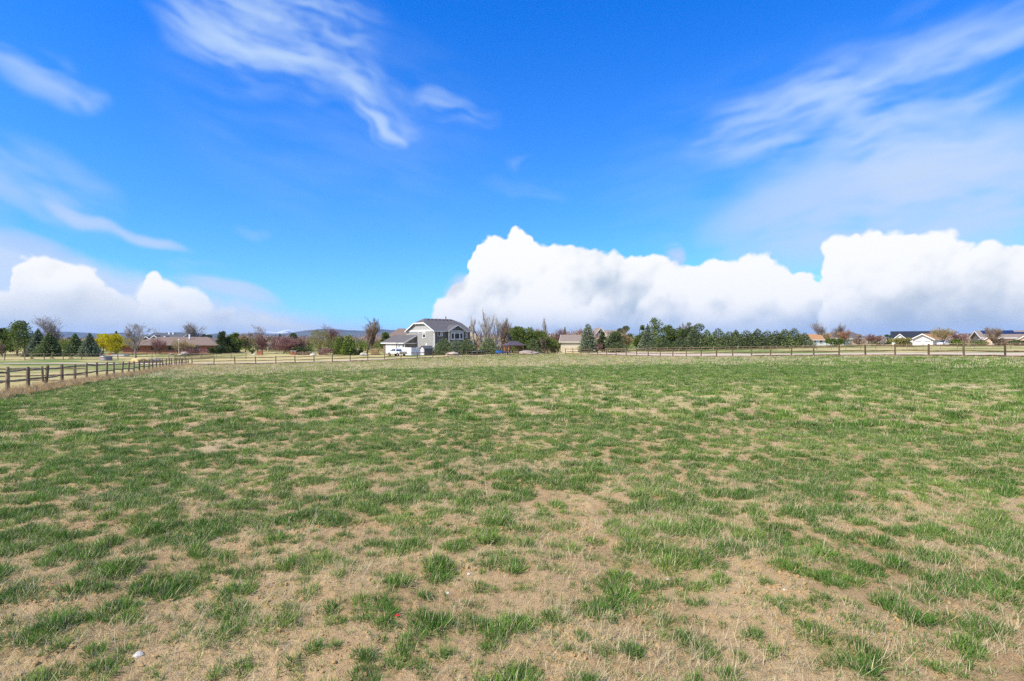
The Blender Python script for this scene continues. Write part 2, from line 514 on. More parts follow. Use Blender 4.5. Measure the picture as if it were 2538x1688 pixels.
def cover(x, y):
    """how green, how strawy and how bare the pasture is at a point (each 0..1)"""
    px, py = img(x, y)
    n1 = fbm(x * 0.16, y * 0.16, 4, 31)
    n2 = fbm(x * 0.55, y * 0.55, 3, 32)
    depth = np.hypot(x, y)
    right = sstep(px, 1300, 2300)
    # living grass: sparse close by, thick on the right and in the swale towards the fence
    g = 0.76 - 0.02 * sstep(depth, 3.6, 7.5) + 0.22 * right * sstep(depth, 3.0, 6.5)
    g = g + 0.85 * spot(px, py, 1640, 930, 520, 17) + 0.65 * spot(px, py, 2250, 925, 520, 40) + 0.4 * spot(px, py, 2500, 1180, 420, 200)
    g = g - 0.10 * spot(px, py, 800, 965, 700, 55) - 0.06 * spot(px, py, 150, 1500, 520, 160) - 0.16 * spot(px, py, 1900, 1480, 300, 100) + 0.10 * sstep(depth, 5.5, 3.5) - 0.08 * spot(px, py, 1180, 1120, 300, 60)
    g = g + 0.20 * spot(px, py, 60, 1010, 320, 40) + 0.10 * spot(px, py, 300, 1170, 300, 70) + 0.4 * spot(px, py, 330, 925, 190, 22)
    g = g - 0.10 * spot(px, py, 1250, 908, 480, 13) - 0.25 * spot(px, py, 480, 915, 120, 14)
    g = g + 0.20 * n1 + 0.12 * n2
    bare = 0.85 * spot(px, py, 2375, 958, 60, 8) + 0.8 * spot(px, py, 2135, 921, 50, 4) + 0.45 * spot(px, py, 2510, 968, 60, 7) + 0.5 * spot(px, py, 540, 1110, 80, 22) + 0.6 * spot(px, py, 2500, 1260, 90, 30)
    g = np.clip(g - 1.2 * bare, 0.0, 1.0)
    # last year's dry grass
    s = 0.08 + 0.34 * spot(px, py, 1230, 908, 480, 20) + 0.85 * spot(px, py, 470, 913, 150, 20) + 0.40 * spot(px, py, 900, 950, 640, 55) + 0.55 * spot(px, py, 1500, 985, 560, 55) + 0.35 * spot(px, py, 1950, 1130, 330, 70)
    s = s + 0.6 * spot(px, py, 1700, 892, 330, 7) + 0.25 * sstep(depth, 10, 30) + 0.30 * bare
    s = s * (1 - 0.75 * np.clip(spot(px, py, 1640, 932, 480, 14) + spot(px, py, 2300, 915, 420, 26), 0, 1))
    s = np.clip(s + 0.25 * n1 - 0.1 * n2, 0.0, 1.0)
    return g, s, np.clip(bare, 0, 1)


# ------------------------------------------------------------------ materials
MATS = {}


def new_mat(name):
    m = bpy.data.materials.new(name)
    m.use_nodes = True
    nt = m.node_tree
    nt.nodes.clear()
    out = nt.nodes.new('ShaderNodeOutputMaterial')
    MATS[name] = m
    return m, nt, NB(nt), out


def principled(nt, col, rough=0.8, spec=0.3, metal=0.0, normal=None):
    b = nt.nodes.new('ShaderNodeBsdfPrincipled')
    w = NB(nt)
    w.put(b.inputs['Base Color'], (*col, 1.0) if isinstance(col, tuple) and len(col) == 3 else col)
    w.put(b.inputs['Roughness'], rough)
    b.inputs['Specular IOR Level'].default_value = spec
    b.inputs['Metallic'].default_value = metal
    if normal is not None:
        nt.links.new(normal, b.inputs['Normal'])
    return b


def bump(nt, height, strength=0.5, dist=0.02):
    n = nt.nodes.new('ShaderNodeBump')
    n.inputs['Strength'].default_value = strength
    n.inputs['Distance'].default_value = dist
    nt.links.new(height, n.inputs['Height'])
    return n.outputs[0]


def coords(nt, kind='Object'):
    return nt.nodes.new('ShaderNodeTexCoord').outputs[kind]


def attr(nt, name, kind='GEOMETRY'):
    a = nt.nodes.new('ShaderNodeAttribute')
    a.attribute_name = name
    a.attribute_type = kind
    return a


def surface(name, c1, c2, scale=3.0, rough=0.85, spec=0.25, detail=5.0, bmp=0.0, bscale=None, metal=0.0, vary=0.0, stretch=None):
    """a plain worn surface: two tones mixed by noise, a little relief"""
    m, nt, w, out = new_mat(name)
    co = coords(nt)
    if stretch:
        mp = nt.nodes.new('ShaderNodeMapping')
        mp.inputs['Scale'].default_value = stretch
        nt.links.new(co, mp.inputs['Vector'])
        co = mp.outputs[0]
    n = w.noise(co, scale, detail, 0.6)
    col = w.mix(w.ss(n, 0.3, 0.7), c1, c2)
    if vary:
        oi = nt.nodes.new('ShaderNodeObjectInfo')
        h = nt.nodes.new('ShaderNodeHueSaturation')
        w.put(h.inputs['Value'], w.ss(oi.outputs['Random'], 0, 1, 1 - vary, 1 + vary, 'LINEAR'))
        nt.links.new(col, h.inputs['Color'])
        col = h.outputs[0]
    nrm = bump(nt, w.noise(co, bscale or scale * 4, 4, 0.6), bmp, 0.02) if bmp else None
    nt.links.new(principled(nt, col, rough, spec, metal, nrm).outputs[0], out.inputs[0])
    return m


def link(name, me, parent=None, mat=None):
    o = bpy.data.objects.new(name, me)
    COL.objects.link(o)
    if parent is not None:
        o.parent = parent
    if mat is not None and me is not None:
        me.materials.append(MATS[mat] if isinstance(mat, str) else mat)
    return o


def np_mesh(name, verts, faces, smooth=False):
    """mesh from arrays; faces (n,3) or (n,4), or a list of such arrays"""
    me = bpy.data.meshes.new(name)
    fl = faces if isinstance(faces, list) else [faces]
    fl = [np.asarray(f, np.int32) for f in fl if len(f)]
    me.vertices.add(len(verts))
    me.vertices.foreach_set('co', np.asarray(verts, np.float32).ravel())
    nl = sum(f.size for f in fl)
    me.loops.add(nl)
    me.loops.foreach_set('vertex_index', np.concatenate([f.ravel() for f in fl]))
    tot = np.concatenate([np.full(len(f), f.shape[1], np.int32) for f in fl])
    me.polygons.add(len(tot))
    me.polygons.foreach_set('loop_start', np.concatenate([[0], np.cumsum(tot)[:-1]]).astype(np.int32))
    me.polygons.foreach_set('loop_total', tot)
    if smooth:
        me.polygons.foreach_set('use_smooth', np.ones(len(tot), bool))
    me.update(calc_edges=True)
    me.validate()
    return me


def set_attr(me, name, data, typ='FLOAT', dom='POINT'):
    a = me.attributes.new(name, typ, dom)
    key = {'FLOAT': 'value', 'INT': 'value', 'FLOAT_VECTOR': 'vector', 'FLOAT_COLOR': 'color'}[typ]
    a.data.foreach_set(key, np.asarray(data, np.int32 if typ == 'INT' else np.float32).ravel())


def tag(o, label=None, category=None, group=None, kind=None):
    for k, v in (('label', label), ('category', category), ('group', group), ('kind', kind)):
        if v:
            o[k] = v
    return o


# ------------------------------------------------------------------ the ground, one sheet out to the horizon
th_f = np.radians(np.arange(-84, 84.01, 0.25))
th_c = np.radians(np.arange(90, 270.1, 6.0))
TH = np.concatenate([th_f, th_c])
rr = [0.35]
while rr[-1] < 14000:
    r = rr[-1]
    rr.append(r * (1.05 if r < 1.6 else 1.0062 if r < 24 else 1.012 if r < 160 else 1.06 if r < 900 else 1.25))
RR = np.array(rr)
nT, nR = len(TH), len(RR)
gx = (RR[:, None] * np.sin(TH)).ravel()
gy = (RR[:, None] * np.cos(TH)).ravel()
gzv = land(gx, gy) + rough(gx, gy)
verts = np.concatenate([[[0, 0, 0]], np.stack([gx, gy, gzv], 1)])
i, j = np.meshgrid(np.arange(nR - 1), np.arange(nT), indexing='ij')
a = 1 + i * nT + j
b = 1 + i * nT + (j + 1) % nT
quads = np.stack([a, a + nT, b + nT, b], -1).reshape(-1, 4)
j0 = np.arange(nT)
tris = np.stack([np.zeros(nT, int), 1 + j0, 1 + (j0 + 1) % nT], 1)
gm = np_mesh('ground', verts, [quads, tris], smooth=True)
g_, s_, b_ = cover(gx, gy)
fld = in_field(gx, gy)
out_f = sstep(fld, 0.5, -1.5)
nbig = fbm(gx * 0.03, gy * 0.03, 4, 61)
nmid = fbm(gx * 0.2, gy * 0.2, 3, 62)
far_green = np.clip(0.46 + 0.55 * nbig + 0.35 * nmid, 0, 1)
px_, py_ = img(gx, gy)
far_green = np.clip(far_green + 0.5 * sstep(px_, 1950, 2150) * sstep(py_, 853, 849) + 0.4 * spot(px_, py_, 2450, 874, 90, 7), 0, 1)
depth_ = np.hypot(gx, gy)
thatch = np.clip(s_ * 0.8 + 0.7 * sstep(depth_, 9, 30) * (1 - b_ * 0.5), 0, 1)
thatch = thatch * (1 - out_f) + out_f * 0.85
green = np.clip((g_ - 0.35) * 1.1, 0, 1) * sstep(depth_, 8, 40) * (1 - out_f) + far_green * out_f
set_attr(gm, 'thatch', np.concatenate([[0], thatch]))
set_attr(gm, 'green', np.concatenate([[0], green]))
set_attr(gm, 'pale', np.concatenate([[0], b_]))
m, nt, w, out = new_mat('pasture_soil')
co = coords(nt)
n_a, n_b, n_c = w.noise(co, 0.9, 6, 0.6), w.noise(co, 7.0, 6, 0.65), w.noise(co, 55.0, 4, 0.6)
soil = w.mix(w.ss(n_a, 0.35, 0.65), (0.430, 0.285, 0.138), (0.565, 0.395, 0.200))
soil = w.mix(w.ss(n_b, 0.55, 0.75), soil, (0.575, 0.425, 0.245))
soil = w.mix(w.m('MULTIPLY', w.ss(n_c, 0.58, 0.72), 0.5), soil, (0.20, 0.125, 0.055))
straw = w.mix(w.ss(n_b, 0.35, 0.65), (0.43, 0.345, 0.140), (0.56, 0.46, 0.21))
turf = w.mix(w.ss(n_b, 0.35, 0.65), (0.085, 0.150, 0.028), (0.19, 0.24, 0.055))
tA, gA, pA = attr(nt, 'thatch').outputs['Fac'], attr(nt, 'green').outputs['Fac'], attr(nt, 'pale').outputs['Fac']
c = w.mix(w.ss(w.m('ADD', tA, w.m('MULTIPLY', w.m('SUBTRACT', n_b, 0.5), 0.9)), 0.25, 0.85), soil, straw)
c = w.mix(w.ss(w.m('ADD', gA, w.m('MULTIPLY', w.m('SUBTRACT', n_b, 0.5), 1.0)), 0.30, 0.75), c, turf)
c = w.mix(w.m('MULTIPLY', pA, 0.6), c, (0.56, 0.46, 0.28))
hgt = w.m('ADD', w.m('MULTIPLY', n_c, 0.7), w.noise(co, 160.0, 3, 0.6))
nt.links.new(principled(nt, c, 0.95, 0.12, 0.0, bump(nt, hgt, 0.9, 0.018)).outputs[0], out.inputs[0])
ground = link('ground', gm, None, m)
tag(ground, kind='structure')

# ------------------------------------------------------------------ grass: blades grown into small plants, sown by the cover above
HIDE = bpy.data.collections.new('plant_sources')      # holds the plants that are sown; not part of the scene itself


def blade_plant(name, n, spread, h, w, lean, dry, mat, droop=0.9, segs=3, flat=0.0):
    """n blades from one root; every blade a tapering strip that bends over"""
    ang = rng.uniform(0, 2 * math.pi, n)
    rad = spread * np.sqrt(rng.random(n))
    ra = rng.uniform(0, 2 * math.pi, n)
    x0, y0 = rad * np.cos(ra), rad * np.sin(ra)
    ang = np.where(rng.random(n) < 0.65, np.arctan2(y0, x0) + rng.normal(0, 0.6, n), ang)
    L = h * rng.uniform(0.45, 1.15, n)
    ln = lean * rng.uniform(0.35, 1.35, n) + flat
    V, Fq, Ft, bt, tt = [], [], [], [], []
    ts = np.linspace(0, 1, segs + 1)
    for k in range(n):
        ca, sa = math.cos(ang[k]), math.sin(ang[k])
        wx, wy = -sa * w * rng.uniform(0.6, 1.3) / 2, ca * w * rng.uniform(0.6, 1.3) / 2
        px = py = pz = 0.0
        base = len(V)
        tw = rng.uniform(-0.5, 0.5)
        for q, t in enumerate(ts):
            if q:
                th = min(1.75, ln[k] * (1 + droop * t))
                st = L[k] / segs
                px += math.sin(th) * st
                pz += math.cos(th) * st
                py += tw * st * 0.25
            X, Y = x0[k] + px * ca - py * sa, y0[k] + px * sa + py * ca
            wd = (1 - t) ** 0.7 if q < segs else 0.0
            if q < segs:
                V.append((X - wx * wd, Y - wy * wd, pz))
                V.append((X + wx * wd, Y + wy * wd, pz))
            else:
                V.append((X, Y, pz))
        nv = len(V) - base
        r_ = 1.0 if rng.random() < dry else rng.uniform(0, 0.45)
        bt += [r_] * nv
        tt += [t for t in ts[:-1] for _ in (0, 1)] + [1.0]
        for q in range(segs - 1):
            Fq.append((base + 2 * q, base + 2 * q + 1, base + 2 * q + 3, base + 2 * q + 2))
        Ft.append((base + 2 * segs - 2, base + 2 * segs - 1, base + 2 * segs))
    me = np_mesh(name, np.array(V), [np.array(Fq).reshape(-1, 4), np.array(Ft)])
    set_attr(me, 'dryness', bt)
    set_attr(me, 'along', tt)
    me.materials.append(mat)
    return me


def leaf_mat(name, greens, straws, trans=0.22):
    m, nt, w, out = new_mat(name)
    tint = attr(nt, 'tint', 'INSTANCER').outputs['Fac']
    dry, along = attr(nt, 'dryness').outputs['Fac'], attr(nt, 'along').outputs['Fac']
    g = w.ramp(w.m('ADD', tint, w.m('MULTIPLY', dry, 0.35)), greens)
    s = w.mix(w.ss(w.m('FRACT', w.m('MULTIPLY', tint, 7.3)), 0, 1, kind='LINEAR'), straws[0], straws[1])
    c = w.mix(w.ss(dry, 0.7, 0.9), g, s)
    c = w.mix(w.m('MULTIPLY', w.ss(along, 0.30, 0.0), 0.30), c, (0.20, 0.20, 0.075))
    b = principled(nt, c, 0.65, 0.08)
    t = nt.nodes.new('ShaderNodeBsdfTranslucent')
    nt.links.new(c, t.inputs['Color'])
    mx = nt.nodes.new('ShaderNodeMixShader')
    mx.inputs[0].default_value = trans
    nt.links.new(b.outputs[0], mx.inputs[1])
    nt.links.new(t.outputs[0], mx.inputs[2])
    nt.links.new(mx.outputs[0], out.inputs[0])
    return m


GREENS = ((0.0, (0.075, 0.176, 0.027)), (0.30, (0.131, 0.249, 0.036)), (0.55, (0.201, 0.317, 0.054)), (0.80, (0.316, 0.400, 0.095)), (1.0, (0.443, 0.488, 0.158)))
STRAWS = ((0.46, 0.38, 0.21), (0.72, 0.62, 0.36))
leaf_mat('grass_blade', GREENS, STRAWS)
leaf_mat('dry_blade', ((0.0, (0.54, 0.41, 0.18)), (1.0, (0.70, 0.57, 0.29))), STRAWS, 0.25)


def source_set(name, meshes):
    c = bpy.data.collections.new(name)
    for k, me in enumerate(meshes):
        o = bpy.data.objects.new('%s_%02d' % (name, k), me)
        c.objects.link(o)
    HIDE.children.link(c)
    return c


def sow(name, src, pts, yaw, scale, idx, tint, tilt=0.08, squash=None):
    """one object that plants copies of the sources at the given points"""
    n = len(pts)
    me = bpy.data.meshes.new(name)
    me.vertices.add(n)
    me.vertices.foreach_set('co', np.asarray(pts, np.float32).ravel())
    if isinstance(tilt, np.ndarray):
        # lean given about the world's axes: turn it into the plant's own after its turn about z
        cz_, sz_ = np.cos(yaw), np.sin(yaw)
        rot = np.stack([tilt[:, 0] * cz_ + tilt[:, 1] * sz_, -tilt[:, 0] * sz_ + tilt[:, 1] * cz_, yaw], 1)
    else:
        rot = np.stack([rng.normal(0, tilt, n), rng.normal(0, tilt, n), yaw], 1)
    sc3 = np.stack([scale, scale, scale * (squash if squash is not None else 1.0)], 1)
    set_attr(me, 'rot', rot, 'FLOAT_VECTOR')
    set_attr(me, 'scl', sc3, 'FLOAT_VECTOR')
    set_attr(me, 'idx', idx, 'INT')
    set_attr(me, 'tint', tint)
    o = link(name, me)
    ng = bpy.data.node_groups.new(name, 'GeometryNodeTree')
    ng.interface.new_socket('Geometry', in_out='INPUT', socket_type='NodeSocketGeometry')
    ng.interface.new_socket('Geometry', in_out='OUTPUT', socket_type='NodeSocketGeometry')
    N, Lk = ng.nodes.new, ng.links.new
    gi, go = N('NodeGroupInput'), N('NodeGroupOutput')
    ci = N('GeometryNodeCollectionInfo')
    ci.inputs['Collection'].default_value = src
    ci.inputs['Separate Children'].default_value = True
    ci.inputs['Reset Children'].default_value = True

    def na(nm, typ):
        k = N('GeometryNodeInputNamedAttribute')
        k.data_type = typ
        k.inputs['Name'].default_value = nm
        return k.outputs['Attribute']
    iop = N('GeometryNodeInstanceOnPoints')
    iop.inputs['Pick Instance'].default_value = True
    e2r = N('FunctionNodeEulerToRotation')
    Lk(na('rot', 'FLOAT_VECTOR'), e2r.inputs[0])
    Lk(gi.outputs[0], iop.inputs['Points'])
    Lk(ci.outputs[0], iop.inputs['Instance'])
    Lk(na('idx', 'INT'), iop.inputs['Instance Index'])
    Lk(e2r.outputs[0], iop.inputs['Rotation'])
    Lk(na('scl', 'FLOAT_VECTOR'), iop.inputs['Scale'])
    Lk(iop.outputs[0], go.inputs[0])
    md = o.modifiers.new('sow', 'NODES')
    md.node_group = ng
    tag(o, kind='stuff')
    return o


def wedge(n, r0, r1, half=82.0):
    """points spread evenly over a ring sector before the camera; n counts those within 56 degrees of the view"""
    n = int(n * half / 56.0)
    r = np.sqrt(rng.uniform(r0 * r0, r1 * r1, n))
    t = np.radians(rng.uniform(-half, half, n))
    return r * np.sin(t), r * np.cos(t)


gb, db = MATS['grass_blade'], MATS['dry_blade']
near_src = source_set('near_grass', [blade_plant('grass_plant', 16, 0.022, 0.057, 0.0034, 0.55, 0.09, gb) for _ in range(5)] +
                      [blade_plant('grass_plant', 12, 0.026, 0.072, 0.0032, 0.45, 0.16, gb) for _ in range(3)])
mid_src = source_set('mid_grass', [blade_plant('grass_plant', 30, 0.075, 0.100, 0.0080, 0.50, 0.10, gb, segs=2) for _ in range(5)])
far_src = source_set('far_grass', [blade_plant('grass_plant', 44, 0.26, 0.13, 0.022, 0.50, 0.10, gb, segs=2) for _ in range(4)])
dry_near = source_set('near_dry', [blade_plant('dry_plant', 9, 0.020, 0.085, 0.0022, 0.50, 1.0, db) for _ in range(4)])
dry_mid = source_set('mid_dry', [blade_plant('dry_plant', 26, 0.09, 0.105, 0.0062, 0.55, 1.0, db, segs=2) for _ in range(4)])
dry_far = source_set('far_dry', [blade_plant('dry_plant', 34, 0.28, 0.17, 0.018, 0.45, 1.0, db, segs=2) for _ in range(4)])
litter_src = source_set('litter', [blade_plant('straw_litter', 5, 0.05, random.uniform(0.05, 0.11), 0.0022, 1.42, 1.0, db, 0.06, 2) for _ in range(8)])
leaf_mat('rust_blade', ((0.0, (0.56, 0.37, 0.16)), (1.0, (0.72, 0.52, 0.26))), ((0.60, 0.40, 0.18), (0.78, 0.60, 0.33)), 0.3)
tall_src = source_set('tall_dry', [blade_plant('dry_plant', 26, 0.10, 0.42, 0.010, 0.22, 1.0, MATS['rust_blade'], 0.8, 3) for _ in range(4)])
stalk_src = source_set('stalks', [blade_plant('dry_stalk', 5, 0.05, 0.30, 0.0035, 0.45, 1.0, db, 0.6, 3) for _ in range(4)])


def clump(x, y):
    """uneven hummocks in which the grass grows: noise at two sizes, pulled out sideways by warping"""
    wx_, wy_ = 0.10 * gnoise(x * 2.2, y * 2.2, 71), 0.10 * gnoise(x * 2.2, y * 2.2, 72)
    a_ = 0.64 * gnoise((x + wx_) * 2.7, (y + wy_) * 2.7, 73) + 0.46 * gnoise((x + wx_) * 5.3, (y + wy_) * 5.3, 74)
    b_ = 0.62 * gnoise((x + wx_) * 4.6, (y + wy_) * 4.6, 76) + 0.46 * gnoise((x + wx_) * 9.0, (y + wy_) * 9.0, 77)
    k_ = sstep(np.hypot(x, y), 3.6, 6.5)
    return a_ * k_ + b_ * (1 - k_) + 0.14 * gnoise(x * 0.9, y * 0.9, 75)


def lay(x, y, sink=0.0):
    return np.stack([x, y, land(x, y) + rough(x, y) - sink], 1)


def tint_of(x, y, s, n):
    t = 0.27 + 0.34 * fbm(x * 0.5, y * 0.5, 3, 81) + 0.16 * gnoise(x * 3.1, y * 3.1, 82) + 0.10 * s + rng.normal(0, 0.09, n)
    return np.clip(t, 0.0, 1.0)


# green, close by: tufts, each a bunch of small plants that lean out from its middle
def tufts(n, r0, r1, half, per_m2, rlo, rhi, gthr):
    # a jittered lattice keeps the tufts apart, n is its spacing
    kx = np.arange(-r1 / n, r1 / n)
    ix, iy = np.meshgrid(kx, np.arange(0, r1 / (n * 0.87)))
    cx_ = ((ix + 0.5 * (iy % 2)) * n + rng.uniform(-0.42, 0.42, ix.shape) * n).ravel()
    cy_ = (iy * n * 0.87 + rng.uniform(-0.42, 0.42, ix.shape) * n).ravel()
    rr0, aa0 = np.hypot(cx_, cy_), np.degrees(np.arctan2(np.abs(cx_), cy_))
    ok_ = (rr0 > r0) & (rr0 < r1) & (aa0 < half)
    cx_, cy_ = cx_[ok_], cy_[ok_]
    n = len(cx_)
    g, s, b = cover(cx_, cy_)
    patch = 0.22 * gnoise(cx_ * 0.9, cy_ * 0.9, 75) + 0.20 * gnoise(cx_ * 2.1, cy_ * 2.1, 73)
    keep = (rng.random(n) < np.clip((g - gthr) * 1.25 + patch, 0.04, 1.0) * (1 - b)) & (in_field(cx_, cy_) > 0.15)
    cx_, cy_, s = cx_[keep], cy_[keep], s[keep]
    m_ = len(cx_)
    tr = np.clip(rng.lognormal(math.log((rlo * rhi) ** 0.5), 0.50, m_), rlo * 0.6, rhi * 1.3)
    tt = np.clip(tint_of(cx_, cy_, s, m_) + rng.normal(0, 0.10, m_), 0, 0.85)
    tr = tr * (0.84 + 0.20 * sstep(np.hypot(cx_, cy_), 3.2, 6.0))
    tt = np.clip(tt - 0.12, 0, 1)
    hh = rng.uniform(0.75, 1.25, m_)
    cnt = np.maximum(2, rng.poisson(per_m2 * math.pi * tr ** 2))
    who = np.repeat(np.arange(m_), cnt)
    q = np.sqrt(rng.random(len(who)))
    a = rng.uniform(0, 2 * math.pi, len(who))
    el, ea = rng.uniform(0.55, 1.0, m_)[who], rng.uniform(0, math.pi, m_)[who]
    lx, ly = q * tr[who] * np.cos(a), q * tr[who] * np.sin(a) * el
    x = cx_[who] + lx * np.cos(ea) - ly * np.sin(ea)
    y = cy_[who] + lx * np.sin(ea) + ly * np.cos(ea)
    ox, oy = x - cx_[who], y - cy_[who]
    sz = hh[who] * (1.12 - 0.50 * q ** 2) * (0.75 + 0.5 * np.clip(tr[who] / rhi, 0, 1)) * rng.uniform(0.75, 1.2, len(who))
    lean = 0.50 * q / np.maximum(np.hypot(ox, oy), 1e-4)
    tl = np.stack([-oy * lean + rng.normal(0, 0.12, len(who)), ox * lean + rng.normal(0, 0.12, len(who))], 1)
    return x, y, sz, np.clip(tt[who] + rng.normal(0, 0.06, len(who)), 0, 1), tl


x, y, sc, tn_, tl = tufts(0.200, 0.7, 12.4, 82, 880, 0.050, 0.150, -0.06)
NEARN = len(x)
sow('pasture_grass', near_src, lay(x, y, 0.004), rng.uniform(0, 6.28, len(x)), sc, rng.integers(0, 8, len(x)), tn_, tl)
# closed sward where the grass is lush
x, y = wedge(150000, 0.7, 13.5)
g, s, b = cover(x, y)
fade = np.clip((13.5 - np.hypot(x, y)) / 2.5, 0, 1)
keep = (rng.random(len(x)) < fade * np.clip((clump(x, y) + (g - 0.98) * 1.6) * 1.2, 0, 0.8)) & (in_field(x, y) > 0.1)
keep |= (rng.random(len(x)) < 0.22 * (1 - b) * sstep(gnoise(x * 1.1, y * 1.1, 79), -0.6, 0.5)) & (np.hypot(x, y) < 13)
x, y, s = x[keep], y[keep], s[keep]
sow('pasture_grass', near_src, lay(x, y, 0.004), rng.uniform(0, 6.28, len(x)), rng.uniform(0.45, 1.0, len(x)), rng.integers(0, 8, len(x)), tint_of(x, y, s, len(x)), 0.2)
# thin, short, yellowish growth between the tufts
x, y = wedge(120000, 0.7, 13.5)
g, s, b = cover(x, y)
dd = np.hypot(x, y)
keep = (rng.random(len(x)) < np.clip(0.15 + 0.16 * sstep(dd, 3.5, 7.5) + 0.30 * fbm(x * 0.7, y * 0.7, 3, 98), 0.02, 0.5) * (1 - 0.8 * b) * np.clip((13.5 - dd) / 2.5, 0, 1))
x, y = x[keep], y[keep]
sow('pasture_grass', near_src, lay(x, y, 0.004), rng.uniform(0, 6.28, len(x)), rng.uniform(0.30, 0.70, len(x)), rng.integers(0, 8, len(x)), np.clip(rng.normal(0.80, 0.15, len(x)), 0.3, 1.0), 0.3)
x, y = wedge(110000, 10.5, 48)
g, s, b = cover(x, y)
dd = np.hypot(x, y)
keep = (rng.random(len(x)) < np.clip(0.26 + 0.30 * fbm(x * 0.4, y * 0.4, 3, 99), 0.03, 0.6) * (1 - 0.8 * b) * np.clip((dd - 10.5) / 3.0, 0, 1) * np.clip((48 - dd) / 8.0, 0, 1)) & (in_field(x, y) > 0.2)
x, y = x[keep], y[keep]
sow('pasture_grass', mid_src, lay(x, y, 0.006), rng.uniform(0, 6.28, len(x)), rng.uniform(0.35, 0.70, len(x)), rng.integers(0, 5, len(x)), np.clip(rng.normal(0.86, 0.12, len(x)), 0.3, 1.0), 0.2)
# green, farther
x, y, sc, tn_, tl = tufts(0.40, 11.8, 46, 82, 85, 0.110, 0.25, 0.10)
MIDN = len(x)
sow('pasture_grass', mid_src, lay(x, y, 0.01), rng.uniform(0, 6.28, len(x)), sc, rng.integers(0, 5, len(x)), tn_, tl * 0.7)
x, y = wedge(150000, 10.5, 48)
g, s, b = cover(x, y)
dd = np.hypot(x, y)
fade = np.clip((dd - 10.5) / 3.0, 0, 1) * np.clip((48 - dd) / 8.0, 0, 1)
keep = (rng.random(len(x)) < fade * np.clip(clump(x, y) * 0.8 + (g - 0.98) * 1.8, 0, 0.6)) & (in_field(x, y) > 0.2)
x, y, s = x[keep], y[keep], s[keep]
sow('pasture_grass', mid_src, lay(x, y, 0.01), rng.uniform(0, 6.28, len(x)), rng.uniform(0.55, 1.1, len(x)), rng.integers(0, 5, len(x)), tint_of(x, y, s, len(x)), 0.12)
x, y = wedge(120000, 40, 128)
g, s, b = cover(x, y)
dd = np.hypot(x, y)
c_ = clump(x * 0.45, y * 0.45) + (g - 0.36) * 1.5
keep = (c_ > 0) & (rng.random(len(x)) < np.clip((dd - 40) / 8.0, 0, 1) * 0.75) & (in_field(x, y) > 0.3)
x, y, c_, s = x[keep], y[keep], c_[keep], s[keep]
FARN = len(x)
sow('pasture_grass', far_src, lay(x, y, 0.02), rng.uniform(0, 6.28, len(x)), rng.uniform(0.6, 1.25, len(x)), rng.integers(0, 4, len(x)), tint_of(x, y, s, len(x)), 0.1)
# dry grass standing among the green
x, y = wedge(90000, 0.7, 13.5)
g, s, b = cover(x, y)
keep = rng.random(len(x)) < (0.03 + 0.45 * np.clip(s - 0.1, 0, 1) * sstep(gnoise(x * 1.7, y * 1.7, 83), -0.4, 0.5)) * np.clip((13.5 - np.hypot(x, y)) / 2.0, 0, 1)
x, y = x[keep], y[keep]
sow('dry_grass', dry_near, lay(x, y, 0.003), rng.uniform(0, 6.28, len(x)), rng.uniform(0.5, 1.3, len(x)), rng.integers(0, 4, len(x)), rng.random(len(x)), 0.2)
x, y = wedge(150000, 10.5, 48)
g, s, b = cover(x, y)
dd = np.hypot(x, y)
keep = (rng.random(len(x)) < (0.06 + 0.60 * s * sstep(gnoise(x * 0.8, y * 0.8, 84) + 0.5 * gnoise(x * 3, y * 3, 85), -0.5, 0.6)) * np.clip((dd - 10.5) / 3, 0, 1) * np.clip((48 - dd) / 8, 0, 1)) & (in_field(x, y) > 0.2)
x, y = x[keep], y[keep]
sow('dry_grass', dry_mid, lay(x, y, 0.005), rng.uniform(0, 6.28, len(x)), rng.uniform(0.5, 1.3, len(x)), rng.integers(0, 4, len(x)), rng.random(len(x)), 0.15)
x, y = wedge(90000, 40, 128)
g, s, b = cover(x, y)
dd = np.hypot(x, y)
keep = (rng.random(len(x)) < (0.04 + 0.75 * s * sstep(gnoise(x * 0.35, y * 0.35, 86) + 0.5 * gnoise(x, y, 87), -0.5, 0.5)) * np.clip((dd - 40) / 8, 0, 1)) & (in_field(x, y) > 0.2)
x, y = x[keep], y[keep]
sow('dry_grass', dry_far, lay(x, y, 0.01), rng.uniform(0, 6.28, len(x)), rng.uniform(0.6, 1.7, len(x)), rng.integers(0, 4, len(x)), rng.random(len(x)), 0.15)
# straw lying about, and a few long stalks
x, y = [np.concatenate(q) for q in zip(wedge(62000, 0.7, 7.5), wedge(60000, 7.5, 17))]
keep = rng.random(len(x)) < np.clip(0.40 + 0.95 * fbm(x * 0.9, y * 0.9, 3, 88), 0.04, 1.0)
x, y = x[keep], y[keep]
sow('straw_litter', litter_src, lay(x, y, -0.002), rng.uniform(0, 6.28, len(x)), rng.uniform(0.5, 1.4, len(x)), rng.integers(0, 8, len(x)), rng.random(len(x)), 0.1)
x, y = wedge(1500, 3.0, 40)
sow('dry_stalks', stalk_src, lay(x, y, 0.005), rng.uniform(0, 6.28, len(x)), rng.uniform(0.4, 1.2, len(x)), rng.integers(0, 4, len(x)), rng.random(len(x)), 0.25)


def along_fence(line, t0, t1, n, off, spr):
    x0, y0, ax, ay, cnt = line
    t = rng.uniform(t0, t1, n)
    L = math.hypot(ax, ay)
    o = rng.normal(off, spr, n)
    sgn = 1 if ((0 - x0) * -ay + (5 - y0) * ax) > 0 else -1
    return x0 + ax * t - ay / L * o * sgn, y0 + ay * t + ax / L * o * sgn


